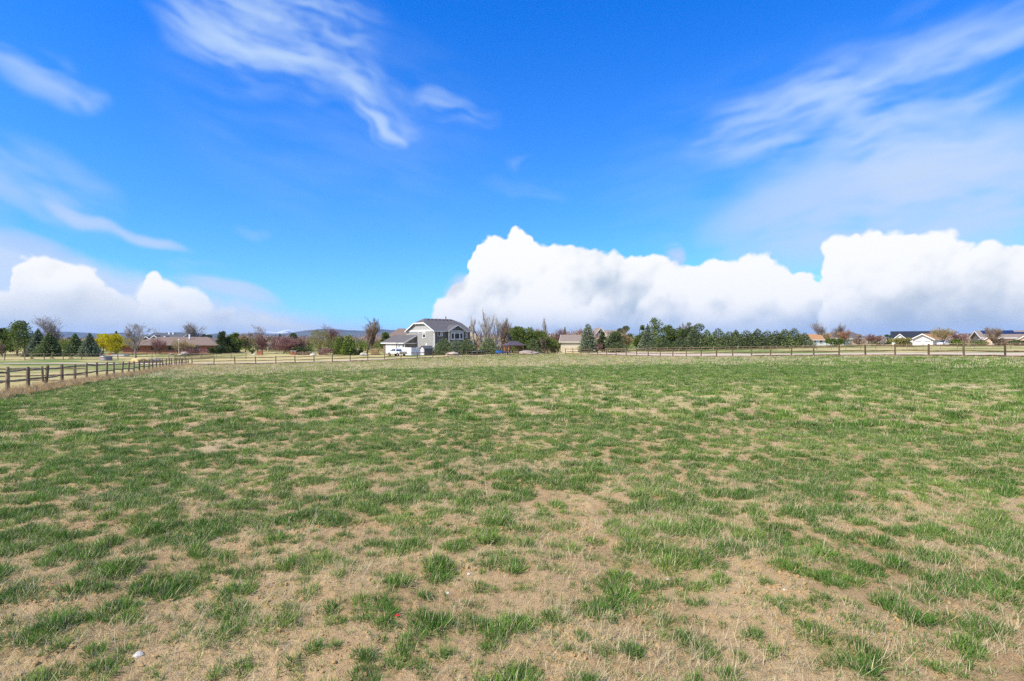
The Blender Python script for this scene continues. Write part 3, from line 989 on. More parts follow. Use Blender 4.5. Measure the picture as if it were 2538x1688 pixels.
xs, ys, ss_ = [], [], []
for line, t0, t1, n, off, spr, k in ((LINE_L, -4, 30, 4200, 0.22, 0.36, 1.0), (LINE_L, 20, 30, 250, 0.9, 0.7, 0.8), (LINE_A, 0, 22, 800, 0.3, 0.5, 0.75), (LINE_B, -3, 25, 1300, 0.25, 0.45, 0.62), (LINE_B, 8, 25, 700, 1.8, 1.0, 0.7)):
    x, y = along_fence(line, t0, t1, n, off, spr)
    xs.append(x), ys.append(y), ss_.append(rng.uniform(0.5, 1.2, n) * k)
# tall bleached clumps in the middle of the far field
x, y = wedge(30000, 55, 125, 50)
px_, py_ = img(x, y)
p = 0.11 * spot(px_, py_, 1250, 905, 430, 18) + 0.16 * spot(px_, py_, 470, 915, 120, 14)
k = (rng.random(len(x)) < p * sstep(gnoise(x * 0.3, y * 0.3, 89), -0.2, 0.5)) & (in_field(x, y) > 0.5)
xs.append(x[k]), ys.append(y[k]), ss_.append(rng.uniform(0.6, 1.3, k.sum()))
x, y, sc = np.concatenate(xs), np.concatenate(ys), np.concatenate(ss_)
sow('tall_dry_grass', tall_src, lay(x, y, 0.02), rng.uniform(0, 6.28, len(x)), sc, rng.integers(0, 4, len(x)), rng.random(len(x)), 0.2)

# crumbs of earth
def clod(r):
    bm = bmesh.new()
    bmesh.ops.create_icosphere(bm, subdivisions=1, radius=r)
    for v in bm.verts:
        v.co *= random.uniform(0.65, 1.25)
        v.co.z *= 0.65
    me = bpy.data.meshes.new('soil_crumb')
    bm.to_mesh(me)
    bm.free()
    me.materials.append(MATS['soil_crumb'])
    return me


surface('soil_crumb', (0.34, 0.22, 0.09), (0.48, 0.325, 0.15), 30, 0.95, 0.1)
x, y = wedge(110000, 0.7, 12)
keep = rng.random(len(x)) < np.clip(0.15 + fbm(x * 1.3, y * 1.3, 3, 95) * 1.5, 0, 0.9) * np.clip((12 - np.hypot(x, y)) / 4, 0, 1)
x, y = x[keep], y[keep]
sow('soil_crumbs', source_set('crumbs', [clod(0.011) for _ in range(5)]), lay(x, y, 0.0), rng.uniform(0, 6.28, len(x)), np.clip(rng.lognormal(-0.35, 0.5, len(x)), 0, 1.9), rng.integers(0, 5, len(x)), rng.random(len(x)), 0.5)
print('PLANTS', NEARN, MIDN, FARN)
# ------------------------------------------------------------------ building helpers
class MB:
    def __init__(self):
        self.v, self.f = [], []

    def poly(self, pts, faces):
        b = len(self.v)
        self.v += [tuple(p) for p in pts]
        self.f += [tuple(b + i for i in f) for f in faces]
        return self

    def box(self, x0, x1, y0, y1, z0, z1):
        return self.poly([(x0, y0, z0), (x1, y0, z0), (x1, y1, z0), (x0, y1, z0), (x0, y0, z1), (x1, y0, z1), (x1, y1, z1), (x0, y1, z1)],
                         [(0, 3, 2, 1), (4, 5, 6, 7), (0, 1, 5, 4), (1, 2, 6, 5), (2, 3, 7, 6), (3, 0, 4, 7)])

    def prism(self, pts, d):
        """polygon pushed out along vector d"""
        n = len(pts)
        q = [tuple(p[i] + d[i] for i in range(3)) for p in pts]
        return self.poly(list(pts) + q, [tuple(range(n))[::-1], tuple(range(n, 2 * n))] + [(i, (i + 1) % n, n + (i + 1) % n, n + i) for i in range(n)])

    def tube(self, path, radii, sides=6, cap=True):
        rings = []
        for k, p in enumerate(path):
            p = Vector(p)
            a = Vector(path[max(k - 1, 0)])
            c = Vector(path[min(k + 1, len(path) - 1)])
            d = (c - a).normalized()
            u = d.cross(Vector((0, 0, 1)) if abs(d.z) < 0.9 else Vector((1, 0, 0))).normalized()
            w_ = d.cross(u)
            rings.append([p + (u * math.cos(2 * math.pi * s / sides) + w_ * math.sin(2 * math.pi * s / sides)) * radii[k] for s in range(sides)])
        b = len(self.v)
        for r_ in rings:
            self.v += [tuple(q) for q in r_]
        for k in range(len(path) - 1):
            for s in range(sides):
                self.f.append((b + k * sides + s, b + k * sides + (s + 1) % sides, b + (k + 1) * sides + (s + 1) % sides, b + (k + 1) * sides + s))
        if cap:
            self.f.append(tuple(b + s for s in range(sides))[::-1])
            self.f.append(tuple(b + (len(path) - 1) * sides + s for s in range(sides)))
        return self

    def cyl(self, c, r, axis, length, sides=12):
        a = Vector(axis).normalized() * length / 2
        c = Vector(c)
        return self.tube([c - a, c + a], [r, r], sides)

    def mesh(self, name, mat, smooth=False):
        me = bpy.data.meshes.new(name)
        me.from_pydata(self.v, [], self.f)
        bm = bmesh.new()
        bm.from_mesh(me)
        bmesh.ops.recalc_face_normals(bm, faces=bm.faces)
        bm.to_mesh(me)
        bm.free()
        if smooth:
            for p in me.polygons:
                p.use_smooth = True
        me.materials.append(MATS[mat])
        return me

    def build(self, name, mat, parent=None, smooth=False):
        return link(name, self.mesh(name, mat, smooth), parent)


def thing(name, label, category, loc, rz=0.0, group=None):
    o = bpy.data.objects.new(name, None)
    o.empty_display_size = 0.3
    COL.objects.link(o)
    o.location = loc
    o.rotation_euler = (0, 0, rz)
    return tag(o, label, category, group)


# ------------------------------------------------------------------ road
surface('gravel', (0.46, 0.36, 0.25), (0.60, 0.49, 0.36), 1.3, 0.95, 0.1, bmp=0.4, bscale=40)
surface('concrete', (0.50, 0.48, 0.44), (0.62, 0.59, 0.54), 2.0, 0.9, 0.15)


def strip(name, line, t0, t1, o0, o1, n, mat):
    x0, y0, ax, ay, cnt = line
    L = math.hypot(ax, ay)
    sgn = 1 if ((0 - x0) * -ay + (5 - y0) * ax) > 0 else -1
    ts = np.linspace(t0, t1, n)
    cols = 9
    V = []
    for t in ts:
        for q in range(cols):
            e = 0.9 * float(gnoise(np.array([t * 0.7]), np.array([0.5 if q == 0 else 7.5]), 5)[0]) if q in (0, cols - 1) else 0.0
            o = o0 + (o1 - o0) * q / (cols - 1) + e
            x = x0 + ax * t + ay / L * o * sgn
            y = y0 + ay * t - ax / L * o * sgn
            V.append((x, y, 0))
    V = np.array(V)
    V[:, 2] = land(V[:, 0], V[:, 1]) + 0.075
    k, q = np.meshgrid(np.arange(n - 1), np.arange(cols - 1), indexing='ij')
    a = k * cols + q
    Fc = np.stack([a, a + 1, a + cols + 1, a + cols], -1).reshape(-1, 4)
    if sgn > 0:
        Fc = Fc[:, ::-1]
    o = link(name, np_mesh(name, V, Fc, True), None, mat)
    return tag(o, kind='structure')


strip('dirt_road', LINE_B, -14, 26, 5.0, 21.0, 80, 'gravel')
strip('dirt_road', LINE_A, -8, 24, 2.2, 7.6, 80, 'gravel')

# ------------------------------------------------------------------ fences of posts and split rails
surface('weathered_wood', (0.180, 0.128, 0.078), (0.37, 0.285, 0.190), 9, 0.9, 0.15, bmp=0.5, vary=0.30, stretch=(1, 1, 0.25))
surface('brown_wood', (0.085, 0.055, 0.032), (0.20, 0.135, 0.085), 9, 0.9, 0.15, bmp=0.5, vary=0.30, stretch=(1, 1, 0.25))


def post_mesh(w_, h, mat):
    b = MB()
    n = 8
    prof = [(-0.05, 1.0), (0.55, 0.98), (0.93, 0.95), (1.0, 0.62)]
    pts = []
    for zf, k in prof:
        for s in range(n):
            a = 2 * math.pi * (s + 0.5) / n
            q = 1.0 if s % 2 else 0.92
            pts.append((w_ / 2 * k * q * math.cos(a) * random.uniform(0.93, 1.05), w_ / 2 * k * q * math.sin(a) * random.uniform(0.93, 1.05), zf * h))
    fs = [(r * n + s, r * n + (s + 1) % n, (r + 1) * n + (s + 1) % n, (r + 1) * n + s) for r in range(len(prof) - 1) for s in range(n)]
    fs.append(tuple((len(prof) - 1) * n + s for s in range(n)))
    b.poly(pts, fs)
    return b.mesh('post', mat)


def rail_mesh(mat, r=0.055):
    b = MB()
    k = 5
    path = [(x, random.uniform(-.012, .012), random.uniform(-.015, .015)) for x in np.linspace(-0.5, 0.5, k)]
    b.tube(path, [r * 0.62] + [r * random.uniform(0.85, 1.12) for _ in range(k - 2)] + [r * 0.62], 6)
    return b.mesh('rail', mat)


def fence(label, line, h, post_w, fracs, mat, group, first=0, rail_r=0.055, name='rail_fence', hjit=0.03):
    x0, y0, ax, ay, n = line
    root = thing(name, label, 'fence', (x0, y0, gz(x0, y0)), 0.0, group)
    inv = Matrix.Translation(root.location).inverted()
    pm = [post_mesh(post_w, h, mat) for _ in range(4)]
    rm = [rail_mesh(mat, rail_r) for _ in range(5)]
    P = []
    for i in range(n):
        x, y = x0 + ax * i + random.uniform(-.04, .04), y0 + ay * i + random.uniform(-.04, .04)
        z = gz(x, y)
        P.append(Vector((x, y, z)))
        o = link('post', random.choice(pm), root)
        o.matrix_local = inv @ Matrix.Translation((x, y, z)) @ Matrix.Rotation(random.uniform(0, 6), 4, 'Z') @ Matrix.Rotation(random.gauss(0, 0.035), 4, 'X') @ Matrix.Scale(random.uniform(1 - hjit, 1 + hjit), 4, (0, 0, 1))
    for i in range(n - 1):
        for fz in fracs:
            a = P[i] + Vector((0, 0, h * fz + random.uniform(-.045, .045)))
            b = P[i + 1] + Vector((0, 0, h * fz + random.uniform(-.045, .045)))
            d = b - a
            o = link('rail', random.choice(rm), root)
            rot = d.to_track_quat('X', 'Z').to_matrix().to_4x4()
            o.matrix_local = inv @ Matrix.Translation((a + b) / 2) @ rot @ Matrix.Rotation(random.choice([0, math.pi]), 4, 'X') @ Matrix.Scale(d.length, 4, (1, 0, 0))
    return root


GF = 'split rail fences around the pastures'
fence('grey split rail fence running back along the left edge of the pasture', (LINE_L[0] - 2 * LINE_L[2], LINE_L[1] - 2 * LINE_L[3], LINE_L[2], LINE_L[3], 32), 1.24, 0.165, (0.84, 0.49, 0.16), 'weathered_wood', GF)
fence('dark split rail fence across the far end of the pasture, before the grey house', LINE_A, 1.42, 0.17, (0.85, 0.47, 0.12), 'brown_wood', GF, rail_r=0.072)
fence('brown split rail fence along the gravel road, coming forward to the right edge', (LINE_B[0] - LINE_B[2], LINE_B[1] - LINE_B[3], LINE_B[2], LINE_B[3], 27), 1.36, 0.185, (0.86, 0.47, 0.13), 'brown_wood', GF, rail_r=0.072)
_jx, _jy = LINE_L[0] + LINE_L[2] * 5.3, LINE_L[1] + LINE_L[3] * 5.3
fence('short grey cross fence meeting the left pasture fence', (_jx - .5, _jy + .3, -2.25 * .894, -2.25 * .4486, 5), 1.02, 0.155, (0.86, 0.45, 0.12), 'weathered_wood', GF)
fence('grey rail fence in the neighbouring paddock, in front of the spruces', (at_px(11.4, 100) - 2.86 * .894 * 2, 100 - 2.86 * .4486 * 2, 2.86 * .894, 2.86 * .4486, 17), 1.31, 0.16, (0.88, 0.50, 0.14), 'weathered_wood', GF)
fence('farthest rail fence at the foot of the left spruces', (at_px(-30, 118), 118, 2.9 * .894, 2.9 * .4486, 13), 1.25, 0.15, (0.88, 0.42), 'brown_wood', GF)
_fx0, _fx1 = at_px(1500, 138), at_px(2600, 98)
fence('thin rail fence on the far side of the gravel road', (_fx0, 138, (_fx1 - _fx0) / 32, (98 - 138) / 32, 33), 1.15, 0.14, (0.88, 0.45), 'weathered_wood', GF, rail_r=0.05)

# ------------------------------------------------------------------ plants: crowns of leaf cards on trunks
def foliage(name, c1, c2, c3, trans=0.15):
    m, nt, w, out = new_mat(name)
    oi = nt.nodes.new('ShaderNodeObjectInfo')
    tint = attr(nt, 'leaf').outputs['Fac']
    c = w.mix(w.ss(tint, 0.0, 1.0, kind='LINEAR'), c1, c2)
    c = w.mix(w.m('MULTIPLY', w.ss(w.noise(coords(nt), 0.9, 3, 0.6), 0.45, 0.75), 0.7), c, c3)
    h = nt.nodes.new('ShaderNodeHueSaturation')
    w.put(h.inputs['Value'], w.ss(oi.outputs['Random'], 0, 1, 0.85, 1.15, 'LINEAR'))
    nt.links.new(c, h.inputs['Color'])
    b = principled(nt, h.outputs[0], 0.8, 0.08)
    t = nt.nodes.new('ShaderNodeBsdfTranslucent')
    nt.links.new(h.outputs[0], t.inputs['Color'])
    mx = nt.nodes.new('ShaderNodeMixShader')
    mx.inputs[0].default_value = trans
    nt.links.new(b.outputs[0], mx.inputs[1])
    nt.links.new(t.outputs[0], mx.inputs[2])
    nt.links.new(mx.outputs[0], out.inputs[0])


foliage('spruce_green', (0.083, 0.129, 0.043), (0.214, 0.257, 0.097), (0.147, 0.181, 0.067))
foliage('spruce_blue', (0.098, 0.133, 0.076), (0.263, 0.302, 0.178), (0.173, 0.212, 0.127))
foliage('pine_green', (0.083, 0.129, 0.024), (0.206, 0.249, 0.054), (0.140, 0.167, 0.037))
foliage('pine_dark', (0.060, 0.090, 0.030), (0.147, 0.181, 0.059), (0.098, 0.120, 0.043))
foliage('juniper', (0.068, 0.099, 0.038), (0.178, 0.206, 0.090), (0.118, 0.144, 0.061))
foliage('arborvitae', (0.080, 0.144, 0.022), (0.206, 0.261, 0.041), (0.131, 0.165, 0.033))
foliage('forsythia', (0.48, 0.42, 0.020), (0.78, 0.68, 0.035), (0.62, 0.52, 0.05), 0.3)
foliage('willow', (0.209, 0.203, 0.054), (0.405, 0.365, 0.095), (0.297, 0.270, 0.081), 0.25)
foliage('olive_bush', (0.196, 0.185, 0.054), (0.412, 0.351, 0.121), (0.294, 0.246, 0.081))
foliage('red_twigs', (0.203, 0.101, 0.095), (0.405, 0.230, 0.203), (0.297, 0.176, 0.149))
foliage('orange_twigs', (0.338, 0.176, 0.095), (0.567, 0.324, 0.176), (0.446, 0.257, 0.149))
foliage('brown_twigs', (0.257, 0.182, 0.121), (0.459, 0.344, 0.236), (0.365, 0.257, 0.182))
foliage('grey_twigs', (0.257, 0.223, 0.203), (0.459, 0.412, 0.385), (0.351, 0.297, 0.270))
foliage('pale_twigs', (0.446, 0.405, 0.351), (0.702, 0.648, 0.581), (0.540, 0.486, 0.419))
foliage('tan_twigs', (0.365, 0.270, 0.128), (0.581, 0.452, 0.236), (0.472, 0.351, 0.189))
surface('bark', (0.095, 0.070, 0.050), (0.20, 0.155, 0.12), 6, 0.95, 0.1, bmp=0.4, vary=0.15)
surface('pale_bark', (0.42, 0.38, 0.32), (0.62, 0.58, 0.52), 4, 0.9, 0.1, vary=0.1)
surface('grey_bark', (0.20, 0.175, 0.155), (0.34, 0.31, 0.28), 6, 0.95, 0.1, vary=0.15)


def unit(v):
    return v / np.maximum(np.linalg.norm(v, axis=1, keepdims=True), 1e-9)


def cards(name, C, D, ln, wd, mat, tint, tip=0.25):
    """one leaf-sized kite per centre: along D, ln long and wd wide"""
    n = len(C)
    D = unit(D)
    rnd = rng.normal(0, 1, (n, 3))
    S = unit(np.cross(D, rnd))
    ln, wd = np.broadcast_to(ln, n)[:, None], np.broadcast_to(wd, n)[:, None]
    V = np.stack([C - D * ln * 0.5, C + S * wd * 0.5 - D * ln * 0.05, C + D * ln * 0.5, C - S * wd * 0.5 - D * ln * 0.05], 1).reshape(-1, 3)
    me = np_mesh(name, V, np.arange(4 * n).reshape(n, 4))
    set_attr(me, 'leaf', np.repeat(np.clip(tint, 0, 1), 4))
    me.materials.append(MATS[mat])
    return me


def spruce_mesh(h, r, n, mat, seedn, taper=0.9, base=0.03, tiers=2.0):
    """tiers of drooping boughs, each bough a row of short sprays"""
    z = 1 - np.sqrt(rng.random(n)) * 0.985
    z = base + (1 - base) * z
    az = rng.uniform(0, 2 * math.pi, n)
    lobes = 1 + 0.20 * gnoise(np.cos(az) * 2.2 + seedn * 5, np.sin(az) * 2.2 + z * h * 0.8, 200 + seedn) + 0.10 * gnoise(az * 3, z * h * 2.5, 300 + seedn)
    ph = (z * h * tiers + 0.35 * gnoise(np.cos(az) + seedn, np.sin(az), 400 + seedn)) % 1.0
    Rz = r * (1 - z) ** taper * lobes * (1.08 - 0.34 * ph)
    Rz = np.maximum(Rz, 0.10)
    rho = Rz * rng.random(n) ** 0.40
    out = np.stack([np.cos(az), np.sin(az), np.zeros(n)], 1)
    zz = z * h - 0.16 * rho + rng.normal(0, 0.03 * h / 5, n)
    C = out * rho[:, None] + np.stack([np.zeros(n), np.zeros(n), np.maximum(zz, 0.05)], 1)
    D = out + rng.normal(0, 0.35, (n, 3)) + np.array([0, 0, 0.05]) * (1 - z[:, None])
    D[:, 2] += 1.1 * (z > 0.93) - 0.25 * (z < 0.5)
    k = h / 5.5
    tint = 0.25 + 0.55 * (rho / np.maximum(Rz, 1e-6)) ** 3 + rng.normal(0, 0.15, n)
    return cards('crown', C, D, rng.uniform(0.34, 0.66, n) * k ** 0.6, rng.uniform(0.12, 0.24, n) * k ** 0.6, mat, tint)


def puff_mesh(h, r, n, mat, blobs, low=0.25, squash=0.8, size=0.34, lump=0.42, shape='round', aspect=0.55, up=0.0):
    """a crown of rounded bunches (pines, bushes)"""
    B, Rb = [], []
    for k in range(blobs):
        t = low + (1 - low) * (k + 0.5) / blobs if shape != 'round' else low + (1 - low) * random.random()
        zc = t
        if shape == 'cone':
            lim = r * (1 - (t - low) / (1 - low)) ** 0.75 + 0.10 * r
        elif shape == 'column':
            lim = r * min(1.0, (1 - t) * 2.6 + 0.15) * 0.85
        else:
            u_ = (t - low) / (1 - low) * 2 - 1
            lim = r * math.sqrt(max(0.05, 1 - u_ * u_))
        a = random.uniform(0, 6.28)
        d = lim * math.sqrt(random.random()) * 0.85
        br = r * lump * random.uniform(0.65, 1.15) * (0.7 if t > 0.85 else 1.0)
        br = max(br, 0.16 * r)
        B.append((d * math.cos(a), d * math.sin(a), min(zc * h, h - br * squash * 0.9)))
        Rb.append(br)
    B, Rb = np.array(B), np.array(Rb)
    w_ = Rb ** 2 / (Rb ** 2).sum()
    pick = rng.choice(blobs, n, p=w_)
    dirs = unit(rng.normal(0, 1, (n, 3)))
    q = rng.random(n) ** 0.33
    off = dirs * (Rb[pick] * q)[:, None]
    off[:, 2] *= squash
    C = B[pick] + off
    C[:, 2] = np.maximum(C[:, 2], 0.06)
    D = dirs + rng.normal(0, 0.5, (n, 3))
    D[:, 2] += up
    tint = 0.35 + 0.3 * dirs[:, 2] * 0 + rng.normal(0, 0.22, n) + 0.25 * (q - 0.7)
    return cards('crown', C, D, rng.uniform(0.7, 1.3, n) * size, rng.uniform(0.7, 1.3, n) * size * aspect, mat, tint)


def limbs(h, spread, seedn, levels=4, kids=4, up=0.55, first=0.22, trunks=1, lean=0.0, wander=0.12, fork=0.62, crown_low=0.2):
    """branch skeleton: list of (start, end, r0, r1, level)"""
    rd = random.Random(seedn)
    segs = []

    def grow(p, d, L, r, lev):
        n = 3 if lev < 2 else 2
        for k in range(n):
            d2 = (d + Vector((rd.gauss(0, wander), rd.gauss(0, wander), rd.gauss(0, wander * 0.5) + 0.05))).normalized()
            q = p + d2 * (L / n)
            r2 = r * (0.86 if lev else 0.80)
            segs.append((p, q, r, r2, lev))
            if lev < levels and (k > 0 or lev > 0):
                for _ in range(rd.randint(max(1, kids - 2), kids) if lev else kids):
                    az_ = rd.uniform(0, 6.283)
                    tilt = rd.uniform(0.5, 1.0) * (1.15 - up * 0.6) * spread
                    ax_ = d2.orthogonal().normalized()
                    ax_.rotate(Quaternion(d2, az_))
                    nd = d2.copy()
                    nd.rotate(Quaternion(ax_, tilt))
                    nd.z += up * 0.45
                    st = p.lerp(q, rd.uniform(0.35, 1.0))
                    grow(st, nd.normalized(), L * fork * rd.uniform(0.7, 1.15), r2 * 0.55, lev + 1)
            p, d, r = q, d2, r2
    for t in range(trunks):
        d0 = Vector((rd.gauss(0, 0.10 + lean * (trunks > 1)), rd.gauss(0, 0.10 + lean * (trunks > 1)), 1)).normalized()
        p0 = Vector((rd.gauss(0, 0.15) * (trunks > 1), rd.gauss(0, 0.15) * (trunks > 1), -0.15))
        grow(p0, d0, 0.62, 0.030, 0)
    return segs


def sticks(name, segs, k, mat, thin=1.0, rmin=0.012, sides=3, tint=None):
    """tapered bars for many segments at once; k scales the unit skeleton"""
    A = np.array([s[0] for s in segs]) * k
    Bq = np.array([s[1] for s in segs]) * k
    r0 = np.maximum(np.array([s[2] for s in segs]) * k[2] * thin, rmin)
    r1 = np.maximum(np.array([s[3] for s in segs]) * k[2] * thin, rmin * 0.8)
    n = len(segs)
    D = unit(Bq - A)
    Q = unit(np.cross(D, np.where(np.abs(D[:, 2:3]) < 0.9, np.array([[0, 0, 1.0]]), np.array([[1.0, 0, 0]]))))
    S = np.cross(D, Q)
    V = []
    for E_, r_ in ((A, r0), (Bq, r1)):
        for s in range(sides):
            a = 2 * math.pi * s / sides
            V.append(E_ + (Q * math.cos(a) + S * math.sin(a)) * r_[:, None])
    V = np.stack(V, 1).reshape(-1, 3)
    b = (np.arange(n) * 2 * sides)[:, None]
    Fs = [b + np.array([[s, (s + 1) % sides, sides + (s + 1) % sides, sides + s]]) for s in range(sides)]
    me = np_mesh(name, V, np.concatenate(Fs))
    set_attr(me, 'leaf', np.repeat(rng.random(n) if tint is None else tint, 2 * sides))
    me.materials.append(MATS[mat])
    return me


BARK = {'pale_twigs': 'pale_bark', 'grey_twigs': 'grey_bark'}


def conifer(name, label, x, y, h, r, mat, n, sd, cat='tree', group=None, taper=0.9, base=0.03):
    root = thing(name, label, cat, (x, y, gz(x, y)), random.uniform(0, 6.28), group)
    link('crown', spruce_mesh(h, r, n, mat, sd, taper, base), root)
    MB().tube([(0, 0, -0.2), (0, 0, h * 0.5), (0, 0, h * 0.93)], [0.030 * h, 0.018 * h, 0.006 * h], 6).build('trunk', 'bark', root)
    return root


def puffy(name, label, x, y, h, r, mat, n, blobs, cat='tree', group=None, low=0.14, trunk=True, size=0.36, lump=0.42, shape='round', squash=0.8, aspect=0.55, up=0.0, trunks=1, bark='bark'):
    root = thing(name, label, cat, (x, y, gz(x, y)), random.uniform(0, 6.28), group)
    link('crown', puff_mesh(h, r, n, mat, blobs, low, squash, size, lump, shape, aspect, up), root)
    if trunk:
        for k in range(trunks):
            ox, oy = (random.uniform(-.5, .5) * r, random.uniform(-.5, .5) * r) if trunks > 1 else (0, 0)
            MB().tube([(ox, oy, -0.2), (ox * .8, oy * .8, h * 0.4), (ox * .4, oy * .4, h * 0.85)], [0.028 * h, 0.02 * h, 0.007 * h], 6).build('trunk', bark, root)
    return root


def bare(name, label, x, y, h, r, mat, sd, levels=4, kids=4, up=0.55, trunks=1, lean=0.0, buds=0, bud_mat=None, cat='tree', group=None, spread=1.0, thin=1.0, fork=0.62, bud_size=0.16, rmin=0.016):
    root = thing(name, label, cat, (x, y, gz(x, y)), 0.0, group)
    segs = limbs(1.0, spread, sd, levels, kids, up, trunks=trunks, lean=lean, fork=fork)
    E_ = np.array([s[1] for s in segs])
    zmax = np.percentile(E_[:, 2], 99.5)
    rmx = np.percentile(np.hypot(E_[:, 0], E_[:, 1]), 97)
    k = np.array([r / max(rmx, 1e-3), r / max(rmx, 1e-3), h / zmax])
    big = [s for s in segs if s[4] <= 1]
    small = [s for s in segs if s[4] > 1]
    link('trunk', sticks('trunk', big, k, BARK.get(mat, 'bark'), thin, 0.03, 5), root)
    link('crown', sticks('crown', small, k, mat, thin, rmin, 3), root)
    if buds:
        ends = np.array([s[1] for s in small if s[4] >= levels - 1]) * k
        pick = rng.integers(0, len(ends), buds)
        C = ends[pick] + rng.normal(0, 0.18, (buds, 3))
        bm_ = cards('buds', C, rng.normal(0, 1, (buds, 3)), rng.uniform(0.7, 1.4, buds) * bud_size, rng.uniform(0.5, 1.0, buds) * bud_size * 0.8, bud_mat or mat, rng.random(buds))
        link('buds', bm_, root)
    return root


print('HELPERS OK')
# ------------------------------------------------------------------ the trees and shrubs, west to east
_sd = [100]


def plant(kind, name, label, px, ytop, wpx, Z, group=None, **kw):
    """column and top of the plant in the photograph, its width there, and how far off it stands"""
    _sd[0] += 1
    x = at_px(px, Z)
    h = max(0.4, CAMZ + (CY - ytop) / F * Z - gz(x, Z))
    r = wpx / F * Z / 2
    if kind == 'spruce':
        return conifer(name, label, x, Z, h, r * 1.2, kw.pop('mat', 'spruce_green'), kw.pop('n', int(900 + 300 * r * h)), _sd[0], group=group, **kw)
    if kind == 'bare':
        return bare(name, label, x, Z, h, r * 1.22, kw.pop('mat', 'brown_twigs'), _sd[0], group=group, **kw)
    return puffy(name, label, x, Z, h, r * 1.16, kw.pop('mat', 'pine_green'), kw.pop('n', int(800 + 270 * r * h)), kw.pop('blobs', 18), group=group, **kw)


G1, G2, G3, G4 = 'spruces by the left paddock', 'trees around the brick house', 'trees along the far fence', 'trees behind the grey house'
plant('pine', 'pine_tree', 'dark pine cut off by the left edge of the picture', 4, 813, 50, 128, G1, mat='pine_dark', shape='cone', low=0.15)
plant('bare', 'bare_bush', 'small brown leafless tree at the left edge below the dark pine', 6, 846, 26, 120, G1, mat='brown_twigs', levels=3)
plant('pine', 'pine_tree', 'tallest pine at the left, dark ragged top over olive lower boughs', 52, 794, 82, 127, G1, blobs=40, low=0.2, shape='cone', trunks=4, n=4200)
plant('spruce', 'spruce_tree', 'blue-green spruce just right of the tallest left pine', 94, 815, 58, 124, G1, mat='spruce_blue')
plant('spruce', 'spruce_tree', 'broad dark spruce overlapping the blue-green one on its left', 122, 822, 66, 121, G1, mat='spruce_green')
plant('bare', 'bare_tree', 'tall thin leafless tree rising behind the left spruces', 146, 786, 66, 150, G1, mat='grey_twigs', up=0.7)
plant('spruce', 'spruce_tree', 'round-topped spruce, left one of the pair beside the yellow bushes', 186, 825, 56, 123, G1, mat='spruce_green')
plant('spruce', 'spruce_tree', 'narrow dark blue spruce directly left of the yellow bushes', 222, 825, 54, 121, G1, mat='spruce_blue')
plant('pine', 'forsythia_bush', 'bright yellow flowering bush beside the dark blue spruce', 256, 828, 48, 140, G2, mat='forsythia', size=0.30, lump=0.40, low=0.2, cat='shrub')
plant('pine', 'forsythia_bush', 'wider bright yellow flowering bush by the end of the brick house', 288, 827, 62, 137, G2, mat='forsythia', size=0.30, lump=0.36, low=0.2, cat='shrub')
plant('spruce', 'spruce_tree', 'dark pointed conifer peeping over the yellow bushes', 288, 820, 34, 175, G2, mat='spruce_green')
plant('bare', 'bare_tree', 'spreading grey leafless tree standing in front of the brick house', 337, 802, 66, 113, G2, mat='grey_twigs', up=0.5, levels=5, kids=3, thin=1.2)
plant('bare', 'bare_bush', 'purplish leafless bush against the brick wall', 392, 838, 50, 138, G2, mat='red_twigs', trunks=4, lean=0.3, levels=3)
plant('bare', 'bare_bush', 'tan budding bush before the brown roof', 446, 840, 52, 136, G2, mat='tan_twigs', trunks=4, lean=0.3, levels=3, buds=250, bud_mat='tan_twigs')
plant('pine', 'juniper_bush', 'small blue-grey juniper against the brick wall', 486, 851, 15, 140, G2, mat='spruce_blue', low=0.1, size=0.25, cat='shrub', blobs=8, n=500)
plant('pine', 'hedge', 'low reddish hedge under the brick wall', 486, 862, 62, 138, G2, mat='red_twigs', low=0.1, squash=0.5, trunk=False, cat='hedge', blobs=14, size=0.22)
plant('bare', 'bare_tree', 'dark fan-shaped leafless tree above the brown hip roof', 474, 801, 48, 172, G2, mat='grey_twigs', up=0.65, spread=0.9)
plant('bare', 'bare_tree', 'faint leafless tree far behind the slate roofs', 395, 813, 24, 235, G2, mat='grey_twigs', levels=3)
plant('pine', 'round_bush', 'round dark evergreen bush at the right end of the brick house', 537, 856, 38, 142, G2, mat='pine_dark', low=0.12, blobs=16, cat='shrub')
plant('pine', 'pine_tree', 'low dark pine behind the end of the brown roof', 507, 828, 30, 175, G2, mat='pine_dark')
plant('pine', 'pine_tree', 'pointed dark green pine right of the brick house', 551, 821, 34, 152, G2, mat='pine_dark', shape='cone', low=0.1)
plant('pine', 'pine_tree', 'broad green pine next to the pointed one', 581, 824, 46, 154, G2, mat='pine_green', shape='cone', low=0.1)
plant('bare', 'bare_tree', 'yellowish leafless tree between the broad pine and the big brown tree', 608, 826, 30, 165, G3, mat='tan_twigs', levels=4, buds=200)
plant('bare', 'bare_tree', 'big round brown leafless tree left of the centre', 638, 808, 66, 150, G3, mat='brown_twigs', levels=5, kids=3, up=0.5, buds=300, bud_mat='orange_twigs')
plant('bare', 'bare_tree', 'smaller brown tree overlapping the big round brown one', 651, 828, 30, 147, G3, mat='red_twigs')
plant('pine', 'round_bush', 'small dark green ball bush below the big brown tree', 626, 867, 18, 146, G3, mat='pine_dark', low=0.15, blobs=8, size=0.25, cat='shrub', n=450, trunk=False)
plant('bare', 'bare_bush', 'pale silvery bush in front of the dark gabled house', 661, 847, 16, 158, G3, mat='pale_twigs', levels=3)
plant('bare', 'bare_tree', 'wide purple-red leafless tree', 704, 836, 62, 148, G3, mat='red_twigs', trunks=3, lean=0.35, levels=4, kids=4, buds=300)
